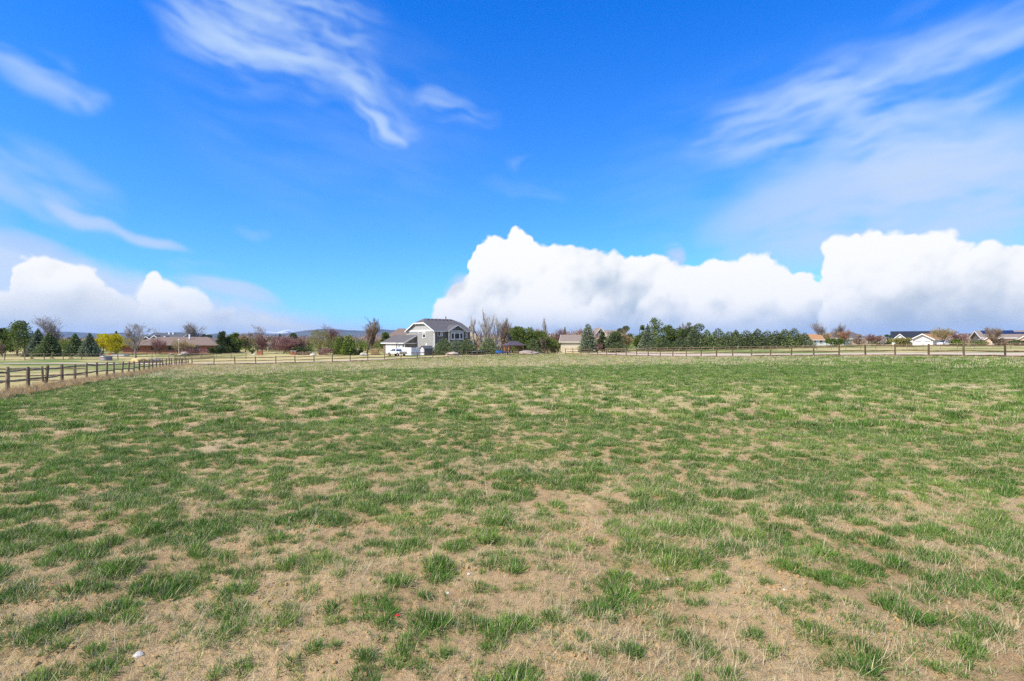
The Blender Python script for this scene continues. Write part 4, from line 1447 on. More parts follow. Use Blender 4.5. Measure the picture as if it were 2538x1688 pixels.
plant('spruce', 'spruce_tree', 'green conifer behind the gable of the dark house', 694, 826, 24, 195, G3, mat='spruce_green')
plant('pine', 'pine_tree', 'dark blue-green pine above the purple-red tree', 727, 825, 32, 172, G3, mat='spruce_green', shape='cone', low=0.3)
plant('bare', 'bare_tree', 'tan leafless tree between the purple-red tree and the olive willow', 749, 833, 34, 152, G3, mat='brown_twigs')
plant('pine', 'juniper_bush', 'low dark juniper under the tan tree', 747, 861, 46, 149, G3, mat='pine_dark', low=0.1, squash=0.5, trunk=False, cat='shrub')
plant('pine', 'willow_tree', 'large olive green round willow', 793, 816, 66, 146, G3, mat='willow', low=0.22, blobs=30, lump=0.36, size=0.30, aspect=0.3, up=0.6, n=3600)
plant('bare', 'bare_tree', 'reddish bare crown showing behind the olive willow', 822, 807, 42, 185, G3, mat='red_twigs')
plant('pine', 'hedge', 'low reddish brown hedge beneath the olive willow', 806, 863, 46, 143, G3, mat='red_twigs', low=0.1, squash=0.5, trunk=False, cat='hedge', blobs=14, size=0.22)
plant('pine', 'hedge', 'low brown hedge by the brick pillars', 752, 871, 42, 141, G3, mat='brown_twigs', low=0.1, squash=0.5, trunk=False, cat='hedge', blobs=12, size=0.22)
plant('spruce', 'arborvitae', 'left one of two upright green arborvitae', 844, 827, 30 + 4, 145, G3, mat='arborvitae', taper=0.42, n=1800)
plant('spruce', 'arborvitae', 'right, brighter one of two upright arborvitae beside the brown tree', 864, 826, 32 + 4, 143, G3, mat='arborvitae', taper=0.42, n=1800)
plant('pine', 'juniper_bush', 'dark bush at the foot of the tall brown tree', 889, 860, 22, 142, G3, mat='pine_dark', low=0.1, cat='shrub', blobs=8, trunk=False)
plant('bare', 'bare_tree', 'tallest brown tree left of the garage, old leaves low in its crown', 905, 789, 54, 147, G3, mat='brown_twigs', levels=5, kids=3, up=0.85, spread=0.75, buds=900, bud_mat='brown_twigs', bud_size=0.26)
plant('bare', 'bare_tree', 'slim brown tree leaning beside the tallest brown one', 922, 799, 24, 149, G3, mat='brown_twigs', up=0.9, spread=0.7, buds=150)
plant('pine', 'pine_tree', 'green pine at the left corner of the garage', 955, 822, 30, 163, G4, mat='pine_green', low=0.15)
plant('pine', 'hedge', 'tan pinkish hedge left of the garage', 929, 864, 34, 143, G4, mat='tan_twigs', low=0.1, squash=0.5, trunk=False, cat='hedge', blobs=12, size=0.22)
G5 = 'evergreens before the grey house'
plant('spruce', 'spruce_tree', 'bushy green spruce under the left windows of the grey house', 1101, 837, 68, 137, G5, taper=0.5, n=3000)
plant('spruce', 'spruce_tree', 'silvery spruce between two green ones under the bay window', 1130, 839, 44, 136, G5, mat='spruce_blue', taper=0.6, n=2000)
plant('spruce', 'spruce_tree', 'green spruce at the right corner of the grey house', 1156, 838, 60, 137, G5, taper=0.5, n=2800)
plant('spruce', 'spruce_tree', 'green spruce standing alone right of the white birch trunks', 1211, 834, 62, 137, G5, taper=0.6, n=2800)
for q, (bx, bt, bw, lb) in enumerate(((1179, 786, 26, 'leftmost slender pale birch beside the grey house'), (1192, 772, 30, 'tall pale birch, second from the grey house'), (1201, 768, 26, 'tallest pale birch of the clump'),
                                      (1214, 778, 30, 'pale birch in the right half of the clump'), (1228, 784, 28, 'rightmost leaning pale birch of the clump'))):
    plant('bare', 'birch_tree', lb, bx, bt, bw, 143 + q * 0.8, 'pale birches beside the grey house', mat='pale_twigs', up=1.15, spread=0.55, kids=3, thin=0.75, lean=0.1)
plant('bare', 'bare_tree', 'brown leafless tree right of the birches', 1243, 790, 46, 156, G4, mat='brown_twigs', up=0.8, spread=0.8, buds=150)
plant('bare', 'bare_tree', 'grey-brown tree behind the gazebo roof', 1258, 800, 40, 160, G4, mat='grey_twigs', up=0.7)
plant('bare', 'bare_tree', 'reddish leafless thicket tree left of the round pines', 1272, 813, 48, 165, G4, mat='red_twigs', levels=4)
plant('bare', 'bare_tree', 'rust coloured tree far behind the round pines', 1335, 815, 44, 185, G4, mat='orange_twigs', levels=4)
plant('pine', 'pine_tree', 'round bright green pine behind the gazebo', 1298, 810, 70, 152, G4, low=0.12, blobs=26)
plant('pine', 'pine_tree', 'round green pine at the right of the gazebo', 1329, 820, 66, 150, G4, low=0.12, blobs=24)
plant('spruce', 'spruce_tree', 'low green spruce in front of the round pines', 1322, 837, 44, 145, G4, taper=0.75)
plant('bare', 'bare_bush', 'dark brown leafless bush at the right of the round pines', 1346, 834, 24, 147, G4, mat='brown_twigs', trunks=3, lean=0.25, levels=3)
plant('bare', 'birch_tree', 'slender pale tree with a leafy top between gazebo and cream garage', 1359, 791, 20, 154, G4, mat='pale_twigs', up=1.1, spread=0.6, buds=120, bud_mat='grey_twigs')
plant('bare', 'bare_tree', 'pinkish leafless tree left of the cream garage', 1384, 816, 42, 165, G4, mat='red_twigs', buds=120, bud_mat='orange_twigs')
plant('pine', 'juniper_bush', 'low olive bush at the left corner of the cream garage', 1372, 857, 20, 150, G4, mat='olive_bush', low=0.1, trunk=False, cat='shrub', blobs=8)
plant('spruce', 'spruce_tree', 'thin dark spruce top above the cream garage', 1400, 811, 14, 190, G4)
plant('bare', 'bare_tree', 'orange-red leafless crown over the cream garage roof', 1428, 815, 34, 195, G4, mat='orange_twigs')
G6 = 'evergreen screen right of the cream garage'
plant('spruce', 'spruce_tree', 'dense tall blue spruce in front of the cream house', 1457, 800, 46, 142, G6, mat='spruce_blue', taper=0.6, n=2600)
plant('pine', 'juniper_tree', 'narrow blue juniper before the cream gable', 1492, 822, 26, 146, G6, mat='juniper', shape='cone', low=0.08)
plant('pine', 'juniper_tree', 'broad blue-green juniper right of the cream gable', 1524, 821, 60, 143, G6, mat='juniper', shape='cone', low=0.04, blobs=30)
plant('bare', 'bare_bush', 'red-brown bush at the foot of the blue spruce', 1480, 850, 26, 141, G6, mat='red_twigs', trunks=3, lean=0.3, levels=3)
plant('bare', 'bare_tree', 'wide orange-brown tree behind the broad juniper', 1545, 817, 64, 155, G6, mat='tan_twigs', buds=900, bud_mat='tan_twigs', bud_size=0.24)
plant('pine', 'pine_tree', 'green pine top beyond the orange-brown tree', 1549, 805, 34, 190, G6, mat='pine_dark')
plant('pine', 'pine_tree', 'olive dark pine left of the tallest right-hand pine', 1585, 806, 36, 160, G6, mat='pine_green', low=0.1)
plant('pine', 'pine_tree', 'tallest pine of the right-hand screen', 1622, 787, 62, 158, G6, mat='pine_green', blobs=34, low=0.12, shape='cone', n=3200)
plant('spruce', 'spruce_tree', 'silver blue spruce in front of the tallest right-hand pine', 1605, 803, 52, 146, G6, mat='spruce_blue', n=2200)
plant('pine', 'pine_tree', 'green pine just right of the tallest one', 1665, 805, 48, 157, G6, mat='pine_green', blobs=22, low=0.1)
plant('bare', 'bare_tree', 'leafless grey tree showing between two pines of the screen', 1690, 801, 30, 168, G6, mat='grey_twigs')
plant('pine', 'pine_tree', 'pine behind the start of the juniper bank', 1716, 799, 50, 156, G6, mat='pine_dark', blobs=22, low=0.1)
plant('pine', 'juniper_bush', 'low silvery juniper at the foot of the silver spruce', 1640, 838, 60, 141, G6, mat='juniper', low=0.08, squash=0.6, cat='shrub', trunk=False)
bank_ = ((1690, 838, 44, 141, 'low spreading juniper at the left end of the bank'), (1722, 814, 54, 144, 'large rounded juniper, first tall one of the bank'), (1752, 819, 40, 143, 'juniper of the bank under the pine behind'),
         (1780, 814, 50, 144, 'pointed juniper a third of the way along the bank'), (1808, 821, 36, 142, 'lower juniper at the dip in the middle of the bank'), (1824, 818, 34, 145, 'dark juniper right of the dip in the bank'),
         (1850, 817, 40, 143, 'juniper with twin tips in the middle of the bank'), (1878, 814, 40, 144, 'tallest pointed juniper in the right half of the bank'), (1901, 820, 36, 142, 'rounded juniper right of the tallest pointed one'),
         (1924, 820, 34, 144, 'juniper fourth from the right end of the bank'), (1945, 817, 34, 143, 'juniper third from the right end of the bank'), (1968, 815, 40, 144, 'tall juniper second from the right end of the bank'), (1994, 825, 38, 142, 'last juniper of the bank next to the orange roof'))
for q in bank_:
    plant('spruce', 'juniper_tree', q[4], q[0], q[1] - 2 + random.uniform(-3, 3), q[2] * random.uniform(1.3, 1.6), q[3], 'bank of junipers behind the road fence', mat=random.choice(('juniper', 'juniper', 'spruce_green')), taper=random.uniform(0.40, 0.75), n=3000)
G7 = 'trees between the far houses on the right'
plant('bare', 'bare_tree', 'taller leafless tree over the white house', 2044, 798, 44, 200, G7, mat='grey_twigs', up=0.6)
plant('bare', 'bare_tree', 'leafless tree right of the taller one over the white house', 2083, 804, 32, 205, G7, mat='grey_twigs', up=0.6)
plant('bare', 'bare_tree', 'orange-red leafless tree before the brown roofed house', 2095, 817, 28, 190, G7, mat='orange_twigs', buds=200, bud_mat='orange_twigs')
plant('bare', 'bare_tree', 'dark olive leafless tree right of the white house', 2048, 824, 26, 180, G7, mat='tan_twigs', buds=250, bud_mat='olive_bush')
plant('pine', 'round_bush', 'round dark green bush in front of the brown roofed house', 2068, 839, 32, 165, G7, mat='arborvitae', low=0.12, cat='shrub', blobs=12)
plant('spruce', 'spruce_tree', 'small blue spruce right of the round bush', 2103, 838, 20, 164, G7, mat='spruce_blue', taper=0.6, n=700)
plant('pine', 'bare_bush', 'dark brown bushy tree right of the small blue spruce', 2129, 827, 26, 170, G7, mat='brown_twigs', low=0.1, cat='shrub', blobs=14, n=900)
plant('bare', 'bare_tree', 'red-brown leafless tree on the green field', 2160, 828, 38, 190, G7, mat='red_twigs', buds=250, bud_mat='red_twigs')
plant('pine', 'pine_tree', 'left one of the dark evergreens beyond the green field', 2180, 832, 20, 240, G7, mat='pine_dark', low=0.05)
plant('pine', 'pine_tree', 'right one of the dark evergreens beside the black roof', 2200, 829, 22, 240, G7, mat='pine_dark', low=0.05)
plant('pine', 'juniper_bush', 'olive juniper before the left half of the black roofed house', 2225, 838, 30, 150, G7, mat='olive_bush', low=0.08, cat='shrub', trunk=False)
plant('pine', 'juniper_bush', 'larger olive juniper next to the white garage', 2250, 837, 36, 149, G7, mat='olive_bush', low=0.08, cat='shrub', trunk=False)
plant('bare', 'bare_tree', 'olive tree with bare upper twigs right of the white garage', 2343, 812, 44, 165, G7, mat='tan_twigs', buds=700, bud_mat='olive_bush', bud_size=0.26)
plant('bare', 'bare_tree', 'reddish tree behind the olive one', 2375, 820, 40, 215, G7, mat='red_twigs')
plant('pine', 'juniper_bush', 'green spreading bush between the olive tree and the tan house', 2377, 840, 36, 152, G7, mat='pine_green', low=0.08, squash=0.6, cat='shrub', trunk=False)
plant('pine', 'juniper_bush', 'yellow-green low bush before the brown gable', 2424, 845, 32, 150, G7, mat='arborvitae', low=0.08, squash=0.6, cat='shrub', trunk=False, size=0.25)
plant('bare', 'bare_tree', 'leafless tree standing before the roof with solar panels', 2474, 810, 42, 152, G7, mat='brown_twigs', up=0.7)
plant('pine', 'hedge', 'brown clipped hedge between the two gables of the tan house', 2482, 838, 34, 153, G7, mat='brown_twigs', low=0.1, cat='hedge', blobs=12, trunk=False)
plant('pine', 'juniper_bush', 'grey-green bush in front of the tan porch', 2518, 842, 20, 148, G7, mat='juniper', low=0.08, cat='shrub', blobs=8, trunk=False)
# small conifer shrubs in the left paddock
for q, (sx, st, sw, lb) in enumerate(((80, 878, 8, 'tiny conifer left of the others in the paddock'), (129, 878, 11, 'small dark conifer seedling in the middle of the paddock'), (176, 876, 11, 'small conifer seedling nearest the stock tank'))):
    plant('spruce', 'young_spruce', lb, sx, st, sw, 108, 'conifer seedlings in the paddock', n=160)
# tangled leafless thickets between and behind the houses
tc_, tm_ = [], []
for (pa, pb, yt0, yt1, Za, Zb, cnt, mi) in ((540, 960, 828, 838, 185, 245, 110, 0), (560, 950, 836, 848, 160, 185, 40, 2), (1160, 1480, 818, 834, 170, 230, 130, 0), (1160, 1460, 826, 838, 165, 190, 60, 1), (640, 760, 832, 842, 165, 180, 24, 3), (1220, 1480, 832, 846, 158, 180, 46, 2), (1160, 1300, 836, 850, 150, 165, 26, 0), (1990, 2200, 832, 839, 215, 260, 34, 0), (2130, 2210, 834, 840, 225, 255, 12, 2),
                                         (2330, 2440, 826, 838, 205, 250, 30, 0), (0, 300, 836, 842, 170, 230, 46, 0), (20, 300, 838, 846, 150, 175, 26, 2), (1480, 2010, 826, 838, 170, 210, 44, 2), (2420, 2620, 836, 842, 215, 250, 20, 0)):
    for _ in range(int(cnt * 1.5)):
        p, Z = random.uniform(pa, pb), random.uniform(Za, Zb)
        x_ = at_px(p, Z)
        g0 = gz(x_, Z)
        top = CAMZ + (CY - random.uniform(yt0 - 2, yt1 - 2)) / F * Z
        hh = max(1.2, top - g0)
        rr_ = hh * random.uniform(0.32, 0.6)
        n_ = 110
        d_ = unit(rng.normal(0, 1, (n_, 3))) * (rng.random((n_, 1)) ** 0.45)
        tc_.append(np.stack([x_ + d_[:, 0] * rr_, Z + d_[:, 1] * rr_, g0 + hh * 0.5 + d_[:, 2] * hh * 0.5], 1))
        tm_.append(np.full(n_, mi if mi else random.choice((0, 0, 3, 4)), np.int32))
CC = np.concatenate(tc_)
DD = rng.normal(0, 0.6, CC.shape) + np.array([0, 0, 1.2])
fm = cards('thicket', CC, DD, rng.uniform(0.5, 1.1, len(CC)), rng.uniform(0.10, 0.26, len(CC)), 'brown_twigs', rng.random(len(CC)))
for mm in ('tan_twigs', 'pine_green', 'red_twigs', 'grey_twigs'):
    fm.materials.append(MATS[mm])
fm.polygons.foreach_set('material_index', np.concatenate(tm_))
tag(link('thicket', fm), kind='stuff')
# a line of far trees closing the plain
cv, cf = [], []
xs = np.concatenate([rng.uniform(-620, 620, 420), rng.uniform(40, 560, 260)])
for x_ in xs:
    y_ = random.uniform(430, 560) if abs(x_) < 420 else random.uniform(430, 640)
    z_ = gz(x_, y_)
    hh, rr_ = random.uniform(2.6, 5.2), random.uniform(2.0, 4.5)
    n_ = 46
    d_ = unit(rng.normal(0, 1, (n_, 3))) * (rng.random((n_, 1)) ** 0.4)
    C_ = np.stack([x_ + d_[:, 0] * rr_, y_ + d_[:, 1] * rr_, z_ + hh * 0.55 + d_[:, 2] * hh * 0.5], 1)
    cv.append(C_)
CC = np.concatenate(cv)
fm = cards('far_trees', CC, rng.normal(0, 1, CC.shape), 1.7, 1.2, 'brown_twigs', rng.random(len(CC)))
fm.materials.append(MATS['pine_dark'])
pick = np.repeat((rng.random(len(xs)) < 0.35).astype(np.int32), 46)
fm.polygons.foreach_set('material_index', pick)
tag(link('far_trees', fm), kind='stuff')
# ------------------------------------------------------------------ houses
def siding(name, c1, c2, pitch=0.18, rough=0.8):
    """lap boards: fine level lines of relief"""
    m, nt, w, out = new_mat(name)
    co = coords(nt)
    z_ = w.sep(co)[2]
    f = w.m('FRACT', w.m('DIVIDE', z_, pitch))
    c = w.mix(w.ss(w.noise(co, 1.5, 4, 0.6), 0.3, 0.7), c1, c2)
    nt.links.new(principled(nt, c, rough, 0.2, 0.0, bump(nt, f, 0.6, 0.02)).outputs[0], out.inputs[0])


def shingles(name, c1, c2, c3):
    m, nt, w, out = new_mat(name)
    co = coords(nt)
    n = w.noise(co, 5.0, 3, 0.7)
    c = w.mix(w.ss(n, 0.35, 0.65), c1, c2)
    c = w.mix(w.ss(w.noise(co, 1.1, 4, 0.6), 0.5, 0.8), c, c3)
    nt.links.new(principled(nt, c, 0.92, 0.12, 0.0, bump(nt, w.noise(co, 9, 2, 0.5), 0.5, 0.02)).outputs[0], out.inputs[0])


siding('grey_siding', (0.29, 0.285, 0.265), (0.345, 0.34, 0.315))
siding('dark_shade_siding', (0.135, 0.128, 0.112), (0.18, 0.17, 0.15))  # grey siding with the shaded faces' darkness in its colour; shed front too
siding('pale_siding', (0.38, 0.37, 0.345), (0.44, 0.43, 0.40), 0.14)
siding('cream_siding', (0.62, 0.53, 0.36), (0.70, 0.60, 0.42))
siding('white_siding', (0.66, 0.67, 0.64), (0.74, 0.75, 0.72))
siding('brown_siding', (0.155, 0.125, 0.095), (0.20, 0.165, 0.13))
siding('slate_siding', (0.085, 0.095, 0.105), (0.13, 0.14, 0.15))
surface('pink_stucco', (0.56, 0.40, 0.30), (0.64, 0.47, 0.36), 2, 0.9, 0.1)
surface('white_trim', (0.72, 0.71, 0.67), (0.80, 0.79, 0.76), 3, 0.6, 0.3)
surface('cream_trim', (0.72, 0.66, 0.52), (0.80, 0.74, 0.60), 3, 0.6, 0.3)
surface('dark_glass', (0.012, 0.016, 0.022), (0.030, 0.036, 0.045), 1.2, 0.08, 0.6)
surface('pale_blind', (0.40, 0.41, 0.41), (0.52, 0.53, 0.53), 1.5, 0.25, 0.5)
surface('door_white', (0.68, 0.68, 0.65), (0.76, 0.76, 0.73), 2, 0.55, 0.3)
surface('black_metal', (0.015, 0.015, 0.017), (0.035, 0.035, 0.038), 3, 0.5, 0.4)
surface('galvanised', (0.36, 0.37, 0.38), (0.50, 0.51, 0.52), 5, 0.45, 0.5, metal=0.6)
surface('solar_glass', (0.010, 0.016, 0.045), (0.020, 0.030, 0.075), 1.5, 0.15, 0.5)
shingles('grey_shingle', (0.095, 0.090, 0.090), (0.155, 0.145, 0.142), (0.185, 0.150, 0.130))
shingles('brown_shingle', (0.175, 0.125, 0.095), (0.255, 0.190, 0.150), (0.22, 0.16, 0.125))
shingles('tan_shingle', (0.21, 0.165, 0.130), (0.29, 0.235, 0.190), (0.25, 0.20, 0.16))
shingles('slate_shingle', (0.075, 0.085, 0.095), (0.125, 0.135, 0.145), (0.10, 0.11, 0.12))
shingles('black_shingle', (0.020, 0.024, 0.034), (0.042, 0.047, 0.060), (0.03, 0.035, 0.045))
shingles('orange_shingle', (0.36, 0.19, 0.085), (0.48, 0.27, 0.13), (0.42, 0.23, 0.11))
m, nt, w, out = new_mat('red_brick')
bt = nt.nodes.new('ShaderNodeTexBrick')
for k, v in (('Color1', (0.28, 0.075, 0.042, 1)), ('Color2', (0.36, 0.115, 0.065, 1)), ('Mortar', (0.34, 0.28, 0.23, 1)), ('Scale', 4.0), ('Mortar Size', 0.02)):
    bt.inputs[k].default_value = v
mp = nt.nodes.new('ShaderNodeMapping')
mp.inputs['Rotation'].default_value = (R(90), 0, 0)
nt.links.new(coords(nt), mp.inputs['Vector'])
nt.links.new(mp.outputs[0], bt.inputs['Vector'])
nt.links.new(principled(nt, bt.outputs['Color'], 0.9, 0.1).outputs[0], out.inputs[0])


def window(parent, face, x0, x1, z0, z1, panes=1, trim='white_trim', glass='dark_glass', fw=0.11, name='window', split=None, glasses=None):
    """frame standing proud of a wall with its panes inside; face maps (along, out, up) to the house's axes"""
    b = MB()

    def bx(a0, a1, o0, o1, c0, c1, bb):
        P = [face(a, o, c) for c in (c0, c1) for (a, o) in ((a0, o0), (a1, o0), (a1, o1), (a0, o1))]
        bb.poly(P, [(0, 3, 2, 1), (4, 5, 6, 7), (0, 1, 5, 4), (1, 2, 6, 5), (2, 3, 7, 6), (3, 0, 4, 7)])
    bx(x0, x1, -0.02, 0.10, z1 - fw, z1, b)
    bx(x0 - 0.05, x1 + 0.05, -0.02, 0.14, z0, z0 + fw, b)
    edges = [x0 + fw / 2] + [x0 + (x1 - x0) * k / panes for k in range(1, panes)] + [x1 - fw / 2] if split is None else [x0 + fw / 2] + split + [x1 - fw / 2]
    for e in edges:
        bx(e - fw / 2, e + fw / 2, -0.02, 0.095, z0 + fw, z1 - fw, b)
    fr = b.build(name, trim, parent)
    for k in range(len(edges) - 1):
        g = MB()
        bx(edges[k] + fw / 2, edges[k + 1] - fw / 2, 0.0, 0.035, z0 + fw, z1 - fw, g)
        g.build('pane', glasses[k] if glasses else glass, fr)
    return fr


def front(a, o, c):        # wall on the y = 0 side, facing -y
    return (a, -o, c)


def left_(a, o, c):        # wall on the x = 0 side, facing -x; "a" runs along y
    return (-o, a, c)


def gable_shell(parent, x0, x1, y0, y1, h, rise, along='x', over=0.4, wall='white_siding', roof='grey_shingle', trim='white_trim', roof_name='roof', hip=0.0, thick=0.16, base=-0.6, gable_mat=None, z0=None, hips=(1, 1)):
    """walls with a pitched roof; ridge along x or y; hip > 0 slopes the ends in"""
    zb = base if z0 is None else z0
    if along == 'x':
        tr = lambda p: p
        X0, X1, Y0, Y1 = x0, x1, y0, y1
    else:
        tr = lambda p: (p[1], p[0], p[2])
        X0, X1, Y0, Y1 = y0, y1, x0, x1
    ym = (Y0 + Y1) / 2
    half = (Y1 - Y0) / 2
    sl = rise / half
    b = MB()
    P = [(X0, Y0, zb), (X1, Y0, zb), (X1, Y1, zb), (X0, Y1, zb), (X0, Y0, h), (X1, Y0, h), (X1, Y1, h), (X0, Y1, h)]
    Fs = [(0, 1, 5, 4), (1, 2, 6, 5), (2, 3, 7, 6), (3, 0, 4, 7)]
    b.poly([tr(p) for p in P], Fs)
    wl = b.build('wall', wall, parent)
    if not hip:
        g = MB()
        for X in (X0, X1):
            g.poly([tr(p) for p in ((X, Y0, h), (X, Y1, h), (X, ym, h + rise))], [(0, 1, 2)])
        g.build('gable', gable_mat or wall, parent)
    r = MB()
    e0, e1 = X0 - over, X1 + over
    f0, f1 = Y0 - over, Y1 + over
    zo = h - over * sl
    zr = h + rise
    h0, h1 = hip * hips[0], hip * hips[1]
    rx0, rx1 = e0 + h0, e1 - h1
    for dz in (0.03, ):
        T = [(e0, f0, zo), (e1, f0, zo), (e1, f1, zo), (e0, f1, zo), (rx0, ym, zr), (rx1, ym, zr)]
        top = [tr((p[0], p[1], p[2] + thick)) for p in T]
        bot = [tr((p[0], p[1], p[2] + dz)) for p in T]
        r.poly(top, [(0, 1, 5, 4), (2, 3, 4, 5), (1, 2, 5), (3, 0, 4)] if hip else [(0, 1, 5, 4), (2, 3, 4, 5)])
        r.poly(bot, [(0, 4, 5, 1), (2, 5, 4, 3), (1, 5, 2), (3, 4, 0)] if hip else [(0, 4, 5, 1), (2, 5, 4, 3)])
    rf = r.build(roof_name, roof, parent)
    t = MB()
    tw = 0.22

    def board(p, q, down):
        p, q = Vector(p), Vector(q)
        d = (q - p).normalized()
        n = d.cross(Vector((0, 0, 1))).normalized() * 0.03
        V = []
        for s in (-1, 1):
            for pt, zz in ((p, thick + 0.004), (q, thick + 0.004), (q, thick - down), (p, thick - down)):
                V.append(tr(tuple(pt + n * s + Vector((0, 0, zz)))))
        t.poly(V, [(0, 1, 2, 3), (7, 6, 5, 4), (0, 4, 5, 1), (1, 5, 6, 2), (2, 6, 7, 3), (3, 7, 4, 0)])
    board((e0, f0 - .034, zo), (e1, f0 - .034, zo), tw)
    board((e0, f1 + .034, zo), (e1, f1 + .034, zo), tw)
    if hip:
        board((e0 - .034, f0, zo), (e0 - .034, f1, zo), tw)
        board((e1 + .034, f0, zo), (e1 + .034, f1, zo), tw)
    else:
        for X, s in ((e0, -1), (e1, 1)):
            board((X + s * .034, f0, zo), (X + s * .034, ym, zr), tw + 0.1)
            board((X + s * .034, f1, zo), (X + s * .034, ym, zr), tw + 0.1)
    t.build('trim', trim, parent)
    return wl, rf


# ---- the grey two-storey house in the middle (local x: the shaded face, local y: the lit gable side)
AL = R(50)
E1 = Vector((math.sin(AL), math.cos(AL), 0))
E2 = Vector((-math.cos(AL), math.sin(AL), 0))
HX, HZ = at_px(1077, 145), 145.0
HG = -2.10
ROT = math.atan2(E1.y, E1.x)
h1 = thing('grey_house', 'two-storey grey house with white trim, bay window and attached garage', 'house', (HX, HZ, HG), ROT)
Wd, Dp, EV, RI = 11.7, 14.8, 6.44, 3.35
b = MB()
b.poly([(0, 0, -1), (Wd, 0, -1), (Wd, Dp, -1), (0, Dp, -1), (0, 0, EV), (Wd, 0, EV), (Wd, Dp, EV), (0, Dp, EV)], [(1, 2, 6, 5), (2, 3, 7, 6), (3, 0, 4, 7)])
b.build('wall', 'grey_siding', h1)
MB().poly([(0, 0, -1), (8.9, 0, -1), (8.9, 0, EV), (0, 0, EV)], [(0, 1, 2, 3)]).build('wall', 'dark_shade_siding', h1)['label'] = 'grey wall with shade put into its colour'  # same siding as the lit side, its shade put into the colour
MB().poly([(8.9, -0.0, -1), (Wd, 0, -1), (Wd, 0, EV), (8.9, 0, EV)], [(0, 1, 2, 3)]).build('wall', 'brown_siding', h1)['label'] = 'brown stone wall at the right'
ov, cl = 0.55, 2.12
sl = RI / (Dp / 2)
zo = EV - ov * sl
hw = (Dp / 2 + ov) * (1 - (cl + ov * sl) / (RI + ov * sl))
ym = Dp / 2
g = MB()
for X in (0.0, Wd):
    g.poly([(X, 0, EV), (X, Dp, EV), (X, ym + hw, EV + cl), (X, ym - hw, EV + cl)], [(0, 1, 2, 3)])
g.build('gable', 'pale_siding', h1)
zc, zr = EV + cl, EV + RI
x0_, x1_, rx0, rx1 = -ov, Wd + ov, 1.2, 10.3
r = MB()
for dz, flip in ((0.20, 0), (0.04, 1)):
    T = [(x0_, -ov, zo), (x1_, -ov, zo), (x1_, ym - hw, zc), (rx1, ym, zr), (rx0, ym, zr), (x0_, ym - hw, zc),
         (x0_, Dp + ov, zo), (x1_, Dp + ov, zo), (x1_, ym + hw, zc), (x0_, ym + hw, zc)]
    fs = [(0, 1, 2, 3, 4, 5), (7, 6, 9, 4, 3, 8), (5, 4, 9), (2, 8, 3)]
    r.poly([(p[0], p[1], p[2] + dz) for p in T], [f[::-1] for f in fs] if flip else fs)
rf = r.build('roof', 'grey_shingle', h1)
for k in range(7):
    a_ = 2.0 + k * 1.25
    MB().box(a_ - .22, a_ + .22, ym - 1.05, ym - 0.65, zr - 0.40, zr - 0.06).build('roof_vent', 'black_metal', rf)
MB().tube([(8.4, ym, zr - 0.2), (8.4, ym, zr + 0.95)], [.13, .13], 8).build('flue_pipe', 'black_metal', rf)
MB().tube([(5.6, ym + .3, zr - 0.2), (5.6, ym + .3, zr + 0.75)], [.03, .02], 5).build('aerial', 'black_metal', rf)
t = MB()


def board3(p, q, out, down=0.34, up=0.215):
    p, q, o = Vector(p), Vector(q), Vector(out)
    V = []
    for s in (0.004, 0.07):
        for pt, zz in ((p, up), (q, up), (q, up - down), (p, up - down)):
            V.append(tuple(pt + o * s + Vector((0, 0, zz))))
    t.poly(V, [(0, 1, 2, 3), (7, 6, 5, 4), (0, 4, 5, 1), (1, 5, 6, 2), (2, 6, 7, 3), (3, 7, 4, 0)])


board3((x0_, -ov, zo), (x1_, -ov, zo), (0, -1, 0), 0.26)
for X, s in ((x0_, -1), (x1_, 1)):
    board3((X, -ov, zo), (X, ym - hw, zc), (s, 0, 0))
    board3((X, Dp + ov, zo), (X, ym + hw, zc), (s, 0, 0))
    board3((X, ym - hw, zc), (X, ym + hw, zc), (s, 0, 0))
t.box(-0.09, -0.006, 0.0, Dp, EV - 0.15, EV + 0.28)
t.box(-0.10, -0.006, -0.10, 0.16, -0.5, EV - 0.16)
t.box(-0.0, 0.16, -0.10, -0.006, -0.5, EV - 0.16)
t.box(-0.10, -0.006, Dp - 0.16, Dp + 0.10, -0.5, EV - 0.16)
t.build('trim', 'white_trim', h1)
for k in (-1, 0, 1):
    MB().box(-0.5, -0.006, ym + k * 2.0 - .09, ym + k * 2.0 + .09, EV + cl - 0.30, EV + cl - 0.02).build('bracket', 'white_trim', h1)
CZ = CAMZ - HG            # camera height above this house's ground
window(h1, left_, 6.5, 8.3, CZ + 1.95, CZ + 2.50, 2, fw=0.13)
window(h1, left_, 4.5, 6.1, CZ + 0.62, CZ + 2.42, 1, fw=0.20)
MB().box(-0.085, -0.004, 4.5, 6.1, CZ + 1.62, CZ + 2.25).build('window_panel', 'pale_siding', h1)
window(h1, front, 0.95, 2.6, CZ + 1.15, CZ + 2.45, 2, glasses=['dark_glass', 'pale_blind'])
window(h1, front, 9.3, 10.9, CZ + 0.75, CZ + 2.45, 2, glasses=['dark_glass', 'pale_blind'])
